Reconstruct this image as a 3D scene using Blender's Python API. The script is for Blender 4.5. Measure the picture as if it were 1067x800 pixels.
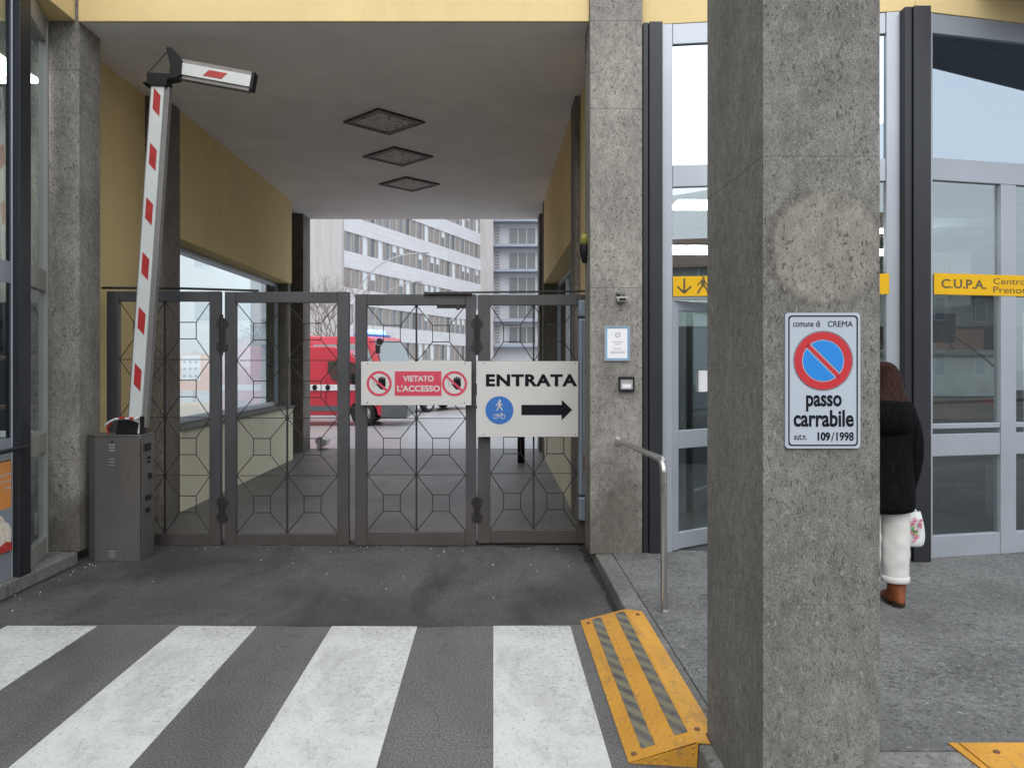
import bpy, bmesh, math, random
from mathutils import Vector, Matrix
R = math.radians
random.seed(7)
for o in list(bpy.data.objects): bpy.data.objects.remove(o)
S = bpy.context.scene
C = S.collection
# ------------------------------------------------------------------ camera, world, sun, exposure
cd = bpy.data.cameras.new('camera'); cam = bpy.data.objects.new('camera', cd); C.objects.link(cam)
cam.location = (0, 0, 1.65); cam.rotation_euler = (R(90), 0, 0)
cd.sensor_width = 36; cd.lens = 800 / 1067 * 36
cd.shift_x = 19.5 / 1067; cd.shift_y = -20 / 1067
cd.clip_start = 0.05; cd.clip_end = 2000
S.camera = cam
W = bpy.data.worlds.new('World'); S.world = W; W.use_nodes = True
nt = W.node_tree; nt.nodes.clear()
sky = nt.nodes.new('ShaderNodeTexSky'); sky.sky_type = 'NISHITA'; sky.sun_disc = False
sky.sun_elevation = R(42); sky.sun_rotation = R(184); sky.air_density = 1.0; sky.dust_density = 3.0; sky.ozone_density = 1.0
hs = nt.nodes.new('ShaderNodeHueSaturation'); hs.inputs['Saturation'].default_value = 0.22
bgn = nt.nodes.new('ShaderNodeBackground'); bgn.inputs['Strength'].default_value = 0.15
wo = nt.nodes.new('ShaderNodeOutputWorld')
nt.links.new(sky.outputs[0], hs.inputs['Color']); oc = nt.nodes.new('ShaderNodeMix'); oc.data_type = 'RGBA'; oc.inputs[0].default_value = .8; oc.inputs[7].default_value = (4.4, 4.7, 5.1, 1)   # even cloud cover
nt.links.new(hs.outputs[0], oc.inputs[6]); nt.links.new(oc.outputs[2], bgn.inputs['Color']); nt.links.new(bgn.outputs[0], wo.inputs['Surface'])
sl = bpy.data.lights.new('sun', 'SUN'); so = bpy.data.objects.new('sun', sl); C.objects.link(so)
sl.energy = 0.7; sl.angle = R(60); sl.color = (1, .985, .96)
so.rotation_euler = (R(90 - 42), 0, R(-4))      # light travels towards +Y and down: from behind the camera
so.location = (0, -10, 20)
S.view_settings.view_transform = 'Standard'; S.view_settings.look = 'None'
S.view_settings.gamma = 1; S.view_settings.use_curve_mapping = False
S.view_settings.exposure = 1.1
S.render.engine = 'CYCLES'
S.cycles.max_bounces = 8; S.cycles.transparent_max_bounces = 16

# ------------------------------------------------------------------ materials
MATS = {}
class N:
    def __init__(s, name):
        m = bpy.data.materials.new(name); m.use_nodes = True; s.m = m; s.t = m.node_tree; s.b = s.t.nodes['Principled BSDF']
        s.tc = s.t.nodes.new('ShaderNodeTexCoord')
    def n(s, ty, **kw):
        o = s.t.nodes.new(ty)
        for k, v in kw.items():
            if k in o.inputs: o.inputs[k].default_value = v
            else: setattr(o, k, v)
        return o
    def l(s, a, b): s.t.links.new(a, b)
    def vec(s, scale=(1, 1, 1), rot=(0, 0, 0)):
        mp = s.n('ShaderNodeMapping'); mp.inputs['Scale'].default_value = scale; mp.inputs['Rotation'].default_value = rot
        s.l(s.tc.outputs['Object'], mp.inputs[0]); return mp.outputs[0]
    def noise(s, scale, detail=3, vscale=(1, 1, 1), rough=.5, dist=0):
        o = s.n('ShaderNodeTexNoise', Scale=scale, Detail=detail, Roughness=rough, Distortion=dist)
        s.l(s.vec(vscale), o.inputs['Vector']); return o.outputs['Fac']
    def ramp(s, f, *stops):
        o = s.n('ShaderNodeValToRGB'); e = o.color_ramp.elements
        while len(e) < len(stops): e.new(.5)
        for i, (p, c) in enumerate(stops):
            e[i].position = p; e[i].color = (c, c, c, 1) if isinstance(c, (int, float)) else (*c, 1)
        s.l(f, o.inputs[0]); return o.outputs[0]
    def mix(s, f, a, b, mode='MIX'):
        o = s.n('ShaderNodeMix', data_type='RGBA', blend_type=mode)
        for sock, v in ((o.inputs[0], f), (o.inputs[6], a), (o.inputs[7], b)):
            if isinstance(v, (int, float)): sock.default_value = v
            elif isinstance(v, tuple): sock.default_value = (*v, 1)
            else: s.l(v, sock)
        return o.outputs[2]
    def bump(s, h, st, d=.01):
        o = s.n('ShaderNodeBump', Strength=st, Distance=d); s.l(h, o.inputs['Height']); s.l(o.outputs[0], s.b.inputs['Normal'])
    def col(s, c): s.l(c, s.b.inputs['Base Color'])
    def set(s, **kw):
        for k, v in kw.items():
            k = k.replace('_', ' '); s.b.inputs[k].default_value = (*v, 1) if isinstance(v, tuple) else v

def simple(name, c, rough=.6, metal=0, var=.12, scale=6, bump=0, bscale=60, spec=.5):
    q = N(name)
    f = q.noise(scale, 4)
    lo = tuple(x * (1 - var) for x in c); hi = tuple(min(1, x * (1 + var)) for x in c)
    q.col(q.ramp(f, (.3, lo), (.7, hi)))
    q.set(Roughness=rough, Metallic=metal)
    q.b.inputs['Specular IOR Level'].default_value = spec
    if bump: q.bump(q.noise(bscale, 3), bump)
    MATS[name] = q.m; return q.m

def stone(name, base, dark, speck=48, thr=.6, sz=.4, stains=True, light=None, bump=.35, dirt=0, mark=None):
    q = N(name)
    big = q.noise(2.4, 6, (1, 1, .6), .62)
    c = q.ramp(big, (.30, tuple(x * .74 for x in base)), (.70, tuple(x * 1.2 for x in base)))
    mid = q.noise(26, 4, (1, 1, .6), .7)
    c = q.mix(.55, c, q.ramp(mid, (.32, .28), (.68, .72)), 'OVERLAY')
    fine = q.noise(230, 2)
    c = q.mix(.7, c, q.ramp(fine, (.3, .22), (.7, .82)), 'OVERLAY')
    if mark:
        # unweathered disc left by a removed round sign, with glue remains at its upper left rim
        ge = q.n('ShaderNodeNewGeometry'); d = q.n('ShaderNodeVectorMath', operation='SUBTRACT'); q.l(ge.outputs['Position'], d.inputs[0]); d.inputs[1].default_value = mark[:3]
        ln = q.n('ShaderNodeVectorMath', operation='LENGTH'); q.l(d.outputs[0], ln.inputs[0])
        wob = q.n('ShaderNodeMath', operation='MULTIPLY_ADD'); q.l(q.noise(14, 4), wob.inputs[0]); wob.inputs[1].default_value = .05; q.l(ln.outputs['Value'], wob.inputs[2])
        R0 = mark[3] + .025
        m_in = q.ramp(wob.outputs[0], (R0 - .012, .78), (R0 + .006, 0))
        c = q.mix(m_in, c, q.mix(.55, mark[4], q.ramp(mid, (.3, .25), (.7, .7)), 'OVERLAY'))
        rim = q.ramp(wob.outputs[0], (R0 - .035, 0), (R0 - .012, 1), (R0 + .004, 1), (R0 + .02, 0))
        sx = q.n('ShaderNodeSeparateXYZ'); q.l(d.outputs[0], sx.inputs[0])
        an = q.n('ShaderNodeMath', operation='MULTIPLY_ADD'); q.l(sx.outputs['X'], an.inputs[0]); an.inputs[1].default_value = -2.6; an.inputs[2].default_value = .35
        am = q.ramp(an.outputs[0], (.25, .15), (.75, 1))
        rr3 = q.mix(1.0, rim, am, 'MULTIPLY'); rr3 = q.mix(1.0, rr3, q.ramp(q.noise(40, 5, (1, 1, 1), .75), (.38, .1), (.62, .9)), 'MULTIPLY')
        c = q.mix(rr3, c, (.07, .064, .056))
    sp = q.noise(speck, 2, (1, 1, sz), .55, .4)
    m = q.ramp(sp, (thr, 0), (thr + .045, 1))
    m2 = q.ramp(q.noise(5, 3), (.35, .35), (.6, .9))
    mm = q.mix(1.0, m, m2, 'MULTIPLY')
    c = q.mix(mm, c, dark)
    sp3 = q.noise(speck * 2.1, 2, (1, 1, sz * 1.1), .5, .3)
    c = q.mix(q.ramp(sp3, (thr - .01, 0), (thr + .05, .7)), c, dark)
    if light:
        sp2 = q.noise(speck * .8, 2, (1.3, 1.1, sz * 1.1), .5, .6)
        c = q.mix(q.ramp(sp2, (.64, 0), (.69, .8)), c, light)
        sc = q.noise(5.5, 3, (1, 1, .5), .5, .8)
        c = q.mix(q.ramp(sc, (.71, 0), (.73, .25)), c, light)
    if stains:
        st = q.noise(.9, 6, (1, 1, .35), .6, .6)
        c = q.mix(q.ramp(st, (.5, 0), (.72, .45)), c, tuple(x * .45 for x in base))
    if dirt:
        g2 = q.n('ShaderNodeNewGeometry'); s2 = q.n('ShaderNodeSeparateXYZ'); q.l(g2.outputs['Position'], s2.inputs[0])
        z_ = q.n('ShaderNodeMath', operation='MULTIPLY_ADD'); q.l(s2.outputs['Z'], z_.inputs[0]); z_.inputs[1].default_value = -.5; q.l(q.noise(3.5, 5, (1, 1, .8), .65), z_.inputs[2])
        c = q.mix(q.ramp(z_.outputs[0], (.12, 0), (.34, dirt)), c, (.075, .062, .048))
    q.col(c); q.set(Roughness=.85)
    q.b.inputs['Specular IOR Level'].default_value = .25
    h = q.mix(.5, fine, q.ramp(sp, (thr - .03, 1.0), (thr + .05, 0)), 'MIX')
    q.bump(h, bump, .004)
    MATS[name] = q.m; return q.m

stone('stone_front', (.265, .25, .225), (.07, .066, .06), 72, .60, .5, True, None, .35, .6)
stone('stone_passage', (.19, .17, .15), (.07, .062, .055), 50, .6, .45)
stone('stone_pillar', (.18, .173, .160), (.075, .071, .065), 105, .60, .5, True, (.27, .26, .245), .4, 0, (1.088, 2.53, 2.035, .188, (.27, .25, .212)))
stone('pavement', (.165, .166, .163), (.06, .061, .062), 48, .58, .8, True, (.30, .31, .31), .2)
stone('kerb', (.19, .185, .175), (.07, .07, .068), 40, .62, 1)

def plaster(name, c, dirt):
    q = N(name)
    f = q.noise(.9, 6, (1, 1, 1), .6, .5)
    k = q.ramp(f, (.3, tuple(x * .93 for x in c)), (.7, tuple(min(1, x * 1.05) for x in c)))
    cr = q.noise(3.2, 8, (1, 1, .7), .72, 1.2)
    crack = q.ramp(cr, (.493, 0), (.499, .22), (.501, .22), (.507, 0))
    k = q.mix(crack, k, dirt)
    st = q.noise(2.2, 5, (1, 1, .25), .6, .3)
    k = q.mix(q.ramp(st, (.55, 0), (.8, .35)), k, dirt)
    q.col(k); q.set(Roughness=.9); q.b.inputs['Specular IOR Level'].default_value = .2
    q.bump(q.noise(120, 3), .15, .003)
    MATS[name] = q.m
plaster('yellow', (.74, .58, .295), (.52, .40, .22))
plaster('cream', (.74, .70, .55), (.30, .26, .18))
plaster('ceiling', (.88, .855, .83), (.55, .50, .46))
plaster('concrete', (.50, .48, .46), (.30, .28, .26))
plaster('beigewall', (.50, .46, .40), (.3, .27, .22))
plaster('roomwall', (.20, .24, .235), (.3, .34, .33))

def asphalt(name, c, grain, gs=150, rough=.9, stain=.35, spec=.3, crack=True):
    q = N(name)
    f = q.noise(gs, 3)
    k = q.mix(q.ramp(f, (.35, 0), (.72, 1)), c, grain)
    b = q.noise(.55, 6, (1, 1, 1), .6, .8)
    k = q.mix(q.ramp(b, (.42, 0), (.70, stain)), k, tuple(x * .35 for x in c))
    b2 = q.noise(1.7, 5, (1.0, .35, 1), .6, .4)
    k = q.mix(q.ramp(b2, (.50, 0), (.72, stain)), k, tuple(x * .4 for x in c))
    b3 = q.noise(7, 5, (1, 1, 1), .7)
    k = q.mix(q.ramp(b3, (.62, 0), (.70, stain * .5)), k, tuple(x * .5 for x in c))
    if crack:
        v = q.n('ShaderNodeTexVoronoi', feature='DISTANCE_TO_EDGE', Scale=.75)
        dn = q.n('ShaderNodeTexNoise', Scale=2.0, Detail=5); q.l(q.tc.outputs['Object'], dn.inputs['Vector'])
        va = q.n('ShaderNodeVectorMath', operation='ADD'); q.l(dn.outputs['Color'], va.inputs[0]); q.l(q.tc.outputs['Object'], va.inputs[1]); q.l(va.outputs[0], v.inputs['Vector'])
        k = q.mix(q.ramp(v.outputs['Distance'], (0, .3), (.005, 0)), k, tuple(x * .3 for x in c))
    q.col(k); q.set(Roughness=rough); q.b.inputs['Specular IOR Level'].default_value = spec
    q.bump(f, .5, .006)
    MATS[name] = q.m
asphalt('asphalt', (.078, .077, .076), (.24, .235, .23), 110)
asphalt('apron', (.075, .072, .069), (.155, .15, .143), 90, .8, .75)
asphalt('passage_floor', (.10, .094, .09), (.17, .162, .155), 70, .5, .8, .5, True)
asphalt('yard', (.44, .435, .45), (.52, .515, .53), 60, .30, .25, .6, False)

def paint_on_road(name, c, under, wear=.56):
    q = N(name)
    w = q.noise(38, 6, (1, 1, 1), .75, .3)
    big = q.noise(1.3, 4, (1, .5, 1))
    v = q.n('ShaderNodeTexVoronoi', feature='DISTANCE_TO_EDGE', Scale=16); q.l(q.vec(), v.inputs['Vector'])
    cr = q.ramp(v.outputs['Distance'], (0, .5), (.035, 0))
    cr = q.mix(q.ramp(q.noise(3, 3), (.45, 0), (.6, 1)), (0, 0, 0), cr)
    s = q.mix(.35, w, big, 'MIX')
    m = q.ramp(s, (wear, 0), (wear + .09, .85))
    k = q.mix(q.ramp(big, (.35, 0), (.8, .3)), c, tuple(x * .7 for x in c))
    k = q.mix(m, k, under); k = q.mix(cr, k, under)
    sm = q.noise(1.6, 7, (1.6, .8, 1), .72, .5)
    k = q.mix(q.ramp(sm, (.46, 0), (.66, .55)), k, tuple(x * 1.3 for x in under))
    dk = q.noise(55, 4, (1, 1, 1), .8)
    k = q.mix(q.ramp(dk, (.60, 0), (.66, .8)), k, under)
    k = q.mix(.25, k, q.ramp(q.noise(190, 2), (.3, .3), (.7, .75)), 'OVERLAY')
    q.col(k); q.set(Roughness=.75); q.bump(q.noise(130, 3), .35, .004)
    MATS[name] = q.m
paint_on_road('white_paint', (.60, .61, .59), (.18, .18, .17), .53)
paint_on_road('yellow_line', (.75, .5, .12), (.25, .24, .23), .5)

def gate_metal():
    q = N('gate_metal')
    gm = q.n('ShaderNodeNewGeometry'); sx = q.n('ShaderNodeSeparateXYZ'); q.l(gm.outputs['Position'], sx.inputs[0])
    f = q.noise(3, 6, (1, 1, .6), .6)
    base = q.ramp(f, (.3, (.050, .050, .054)), (.7, (.082, .082, .088)))
    # rust: strongest on the lowest 30 cm of the leaves, where splash water sits
    a = q.n('ShaderNodeMath', operation='MULTIPLY_ADD'); q.l(sx.outputs['Z'], a.inputs[0]); a.inputs[1].default_value = -1.4; a.inputs[2].default_value = .75
    b = q.n('ShaderNodeMath', operation='ADD'); q.l(a.outputs[0], b.inputs[0]); q.l(f, b.inputs[1])
    m = q.ramp(b.outputs[0], (.62, 0), (1.1, .38))
    k = q.mix(m, base, (.105, .075, .055))
    sc = q.noise(25, 5, (1, 1, .5), .7)
    k = q.mix(q.ramp(sc, (.68, 0), (.74, .5)), k, (.17, .15, .14))
    q.col(k); q.set(Roughness=.5, Metallic=.25); q.bump(q.noise(60, 3), .12, .003)
    MATS['gate_metal'] = q.m
gate_metal()

def scratched(name, c, worn, rough=.45, metal=.3):
    q = N(name)
    f = q.noise(2, 5, (1, 1, .4))
    k = q.ramp(f, (.3, tuple(x * .8 for x in c)), (.7, tuple(x * 1.25 for x in c)))
    s = q.noise(18, 6, (1, 1, .35), .7, .8)
    k = q.mix(q.ramp(s, (.60, 0), (.66, .7)), k, worn)
    q.col(k); q.set(Roughness=rough, Metallic=metal); q.bump(s, .1, .003)
    MATS[name] = q.m
scratched('dark_post', (.026, .028, .033), (.022, .022, .025))
scratched('blue_steel', (.20, .24, .29), (.32, .36, .42), .5, .5)
scratched('housing', (.15, .14, .13), (.10, .093, .085), .36, .4)
scratched('rail_steel', (.48, .47, .45), (.35, .34, .33), .25, .9)
scratched('arm_grey', (.20, .19, .18), (.12, .11, .1), .5, .4)
simple('alu', (.36, .39, .43), .38, .35, .05, 2)
simple('alu_warm', (.36, .35, .32), .42, .3, .08, 2)
simple('rod', (.04, .037, .035), .5, .3, spec=.3)
simple('black', (.009, .009, .010), .5, spec=.25)
simple('rubber', (.02, .02, .02), .8)
simple('arm_white', (.55, .57, .56), .4, 0, .05, 5)
simple('red', (.36, .02, .018), .45, 0, .15, 12)
simple('sign_white', (.56, .55, .53), .45, 0, .03, 3)
simple('sign_red', (.56, .045, .085), .5, 0, .06, 4)
simple('sign_blue', (.025, .14, .44), .5, 0, .04, 4)
simple('sign_ink', (.009, .009, .014), .6, spec=.12)
simple('np_white', (.41, .46, .52), .35, 0, .03, 3)
simple('np_blue', (.015, .21, .60), .4, 0, .03)
simple('np_red', (.46, .018, .026), .5, 0, .06, 10)
simple('ink_grey', (.16, .15, .14), .5)
simple('band_yellow', (.72, .42, .015), .6, 0, .03, spec=.15)
simple('band_ink', (.12, .10, .06), .6, spec=.1)
simple('beacon_yellow', (.28, .27, .05), .3)
simple('paper', (.78, .78, .80), .6, 0, .03)
simple('paper_blue', (.20, .42, .62), .5)
simple('rust', (.16, .085, .05), .7)
simple('terracotta', (.72, .28, .07), .6, 0, .05)
simple('icecream', (.75, .66, .55), .6, 0, .2, 30)
simple('berry', (.5, .05, .04), .5, 0, .4, 40)
simple('truck_red', (.50, .038, .06), .3, 0, .06, 2)
simple('truck_grey', (.10, .11, .12), .5)
simple('tyre', (.018, .018, .018), .8)
simple('rim', (.5, .5, .52), .35, .6)
simple('car_black', (.03, .033, .04), .25)
simple('stripe_white', (.78, .79, .80), .4)
simple('spandrel', (.62, .62, .64), .7, 0, .06, .5)
simple('panel_beige', (.25, .228, .215), .6, 0, .06, .6)
simple('blind', (.60, .64, .66), .6)
simple('farframe', (.45, .45, .45), .5)
simple('far_grey', (.42, .43, .46), .7)
simple('slab_grey', (.24, .27, .32), .7)
simple('bark', (.20, .17, .155), .9, 0, .2, 8)
simple('lamp_metal', (.34, .34, .35), .4, .6)
simple('ochre', (.62, .40, .10), .7)
simple('orange', (.80, .28, .06), .6)
simple('greenplant', (.06, .10, .035), .8, 0, .4, 20)
simple('roof_tile', (.22, .12, .08), .9, 0, .3, 14, .5)
simple('interior_ceiling', (.34, .41, .41), .8, 0, .02)
simple('interior_floor', (.05, .05, .05), .3)
simple('interior_white', (.80, .84, .84), .5)
simple('interior_wood', (.22, .12, .08), .6)
simple('cable', (.02, .02, .02), .5)
simple('denim', (.03, .035, .05), .9)
q = N('hair'); hf = q.noise(95, 4, (1, 1, .06), .7, .3)
q.col(q.ramp(hf, (.35, (.006, .003, .0025)), (.7, (.055, .018, .009)))); q.set(Roughness=.6); q.b.inputs['Specular IOR Level'].default_value = .15; q.bump(hf, .9, .01); MATS['hair'] = q.m
simple('skin', (.55, .36, .28), .55, 0, .06)
simple('boot', (.20, .055, .016), .6, 0, .25, 18)
simple('sole', (.02, .014, .012), .7)
simple('trouser', (.60, .59, .57), .85, 0, .05, 5, .2, 40)
simple('pink', (.7, .2, .3), .6)
simple('leaf_green', (.12, .3, .08), .6)

def fur():
    q = N('fur')
    f = q.noise(34, 5, (1, 1, .35), .75, 1.0)
    q.col(q.ramp(f, (.35, (.002, .002, .0025)), (.75, (.012, .0115, .0135))))
    q.set(Roughness=.75); q.b.inputs['Specular IOR Level'].default_value = .08
    q.bump(f, 1.0, .03); MATS['fur'] = q.m
fur()
def checker_plate():
    q = N('ramp_yellow')
    v = q.n('ShaderNodeTexVoronoi', Scale=34, feature='F1'); v.inputs['Randomness'].default_value = .15; q.l(q.vec((1, .55, 1), (0, 0, R(45))), v.inputs['Vector'])
    t = q.ramp(v.outputs['Distance'], (.22, 1), (.34, 0))
    c = q.ramp(q.noise(2.5, 5), (.3, (.52, .25, .03)), (.7, (.68, .34, .045)))
    w = q.noise(14, 6, (1, 1, 1), .75)
    c = q.mix(q.ramp(w, (.57, 0), (.68, .75)), c, (.24, .15, .08))
    sc = q.noise(3.5, 6, (1.8, .6, 1), .75, .6)
    c = q.mix(q.ramp(sc, (.54, 0), (.70, .6)), c, (.16, .12, .08))
    c = q.mix(q.mix(.5, (0, 0, 0), t, 'MIX'), c, (.60, .32, .08))
    q.col(c); q.set(Roughness=.55); q.bump(t, .7, .004); MATS['ramp_yellow'] = q.m
checker_plate()
def hazard():
    q = N('hazard_tape')
    w = q.n('ShaderNodeTexWave', wave_type='BANDS', bands_direction='DIAGONAL', Scale=5.5, Distortion=0)
    q.l(q.vec((1.9, .75, 0)), w.inputs['Vector'])
    c = q.ramp(w.outputs['Fac'], (.46, (.085, .083, .08)), (.54, (.20, .18, .11)))
    d = q.noise(9, 5, (1, 1, 1), .7)
    c = q.mix(q.ramp(d, (.4, 0), (.65, .55)), c, (.20, .19, .17))
    q.col(c); q.set(Roughness=.85); q.bump(q.noise(300, 2), .5, .003); MATS['hazard_tape'] = q.m
hazard()
def spandrel():
    q = N('spandrel_panels')
    b = q.n('ShaderNodeTexBrick', Scale=1.0); b.inputs['Color1'].default_value = (.56, .56, .59, 1); b.inputs['Color2'].default_value = (.60, .60, .62, 1); b.inputs['Mortar'].default_value = (.50, .50, .52, 1)
    b.inputs['Mortar Size'].default_value = .03; b.inputs['Brick Width'].default_value = 1.5; b.inputs['Row Height'].default_value = .55
    sp = q.n('ShaderNodeSeparateXYZ'); q.l(q.tc.outputs['Object'], sp.inputs[0]); cb = q.n('ShaderNodeCombineXYZ')
    q.l(sp.outputs['X'], cb.inputs['X']); q.l(sp.outputs['Z'], cb.inputs['Y']); q.l(cb.outputs[0], b.inputs['Vector'])
    k = q.mix(q.ramp(q.noise(.35, 5), (.4, 0), (.7, .4)), b.outputs['Color'], (.45, .44, .44))
    q.col(k); q.set(Roughness=.8); MATS['spandrel_panels'] = q.m
spandrel()
def boardwall():
    q = N('board_concrete')
    f = q.noise(1.2, 6, (1.4, 1.4, .12), .7)
    k = q.ramp(f, (.3, (.33, .32, .315)), (.7, (.42, .41, .405)))
    k = q.mix(q.ramp(q.noise(3, 6, (1.5, 1.5, .2), .75), (.56, 0), (.66, .4)), k, (.34, .32, .31))
    q.col(k); q.set(Roughness=.9); MATS['board_concrete'] = q.m
boardwall()
def glass(name, tint, base, k, gl=(1, 1, 1)):
    m = bpy.data.materials.new(name); m.use_nodes = True; t = m.node_tree; t.nodes.clear()
    o = t.nodes.new('ShaderNodeOutputMaterial'); mx = t.nodes.new('ShaderNodeMixShader')
    tr = t.nodes.new('ShaderNodeBsdfTransparent'); tr.inputs[0].default_value = (*tint, 1)
    g = t.nodes.new('ShaderNodeBsdfGlossy'); g.inputs['Roughness'].default_value = .0; g.inputs['Color'].default_value = (*gl, 1)
    ge = t.nodes.new('ShaderNodeNewGeometry'); dp = t.nodes.new('ShaderNodeVectorMath'); dp.operation = 'DOT_PRODUCT'
    t.links.new(ge.outputs['Incoming'], dp.inputs[0]); t.links.new(ge.outputs['Normal'], dp.inputs[1])
    def mt(op, a, b_=None):
        q = t.nodes.new('ShaderNodeMath'); q.operation = op
        for i, v in enumerate((a, b_)):
            if v is None: continue
            if isinstance(v, (int, float)): q.inputs[i].default_value = v
            else: t.links.new(v, q.inputs[i])
        return q.outputs[0]
    fo = mt('ADD', mt('MULTIPLY', mt('POWER', mt('SUBTRACT', 1.0, mt('ABSOLUTE', dp.outputs['Value'])), 5.0), .96), .04)
    ma = t.nodes.new('ShaderNodeMath'); ma.operation = 'MULTIPLY_ADD'; ma.inputs[1].default_value = k; ma.inputs[2].default_value = base; ma.use_clamp = True
    t.links.new(fo, ma.inputs[0]); t.links.new(ma.outputs[0], mx.inputs[0])
    t.links.new(tr.outputs[0], mx.inputs[1]); t.links.new(g.outputs[0], mx.inputs[2]); t.links.new(mx.outputs[0], o.inputs[0])
    MATS[name] = m
glass('glass', (.72, .76, .765), .13, 1.3, (.9, .97, 1))
glass('glass_mirror', (.2, .22, .22), .45, .8, (.72, .84, .94))
simple('street_wall', (.17, .12, .095), .8, 0, .2, 2)
simple('pane_grey', (.19, .20, .215), .3)
simple('far_glass', (.12, .13, .14), .2)
glass('car_glass', (.35, .42, .42), .22, 1.2, (.8, .95, .95))
def emit(name, c, s):
    m = bpy.data.materials.new(name); m.use_nodes = True; b = m.node_tree.nodes['Principled BSDF']
    b.inputs['Base Color'].default_value = (*c, 1); b.inputs['Emission Color'].default_value = (*c, 1); b.inputs['Emission Strength'].default_value = s
    MATS[name] = m
emit('light_panel', (1, 1, 1), 20)
emit('blue_beacon', (.25, .45, 1), .9)
def bagmat():
    q = N('bag_plastic')
    c = q.ramp(q.noise(9, 3), (.35, (.62, .68, .66)), (.65, (.78, .80, .80)))
    q.col(c); q.set(Roughness=.35); q.b.inputs['Alpha'].default_value = .85; q.bump(q.noise(14, 4), .6, .02); MATS['bag_plastic'] = q.m
bagmat()
def ventmat():
    q = N('vent_mesh')
    v = q.n('ShaderNodeTexVoronoi', Scale=14, feature='F1'); q.l(q.vec(), v.inputs['Vector'])
    c = q.mix(q.ramp(v.outputs['Distance'], (.20, 1), (.30, 0)), (.62, .58, .55), (.10, .09, .08))
    q.col(c); q.set(Roughness=.9); MATS['vent_mesh'] = q.m
ventmat()
def vantruckstripe(): pass

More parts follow.
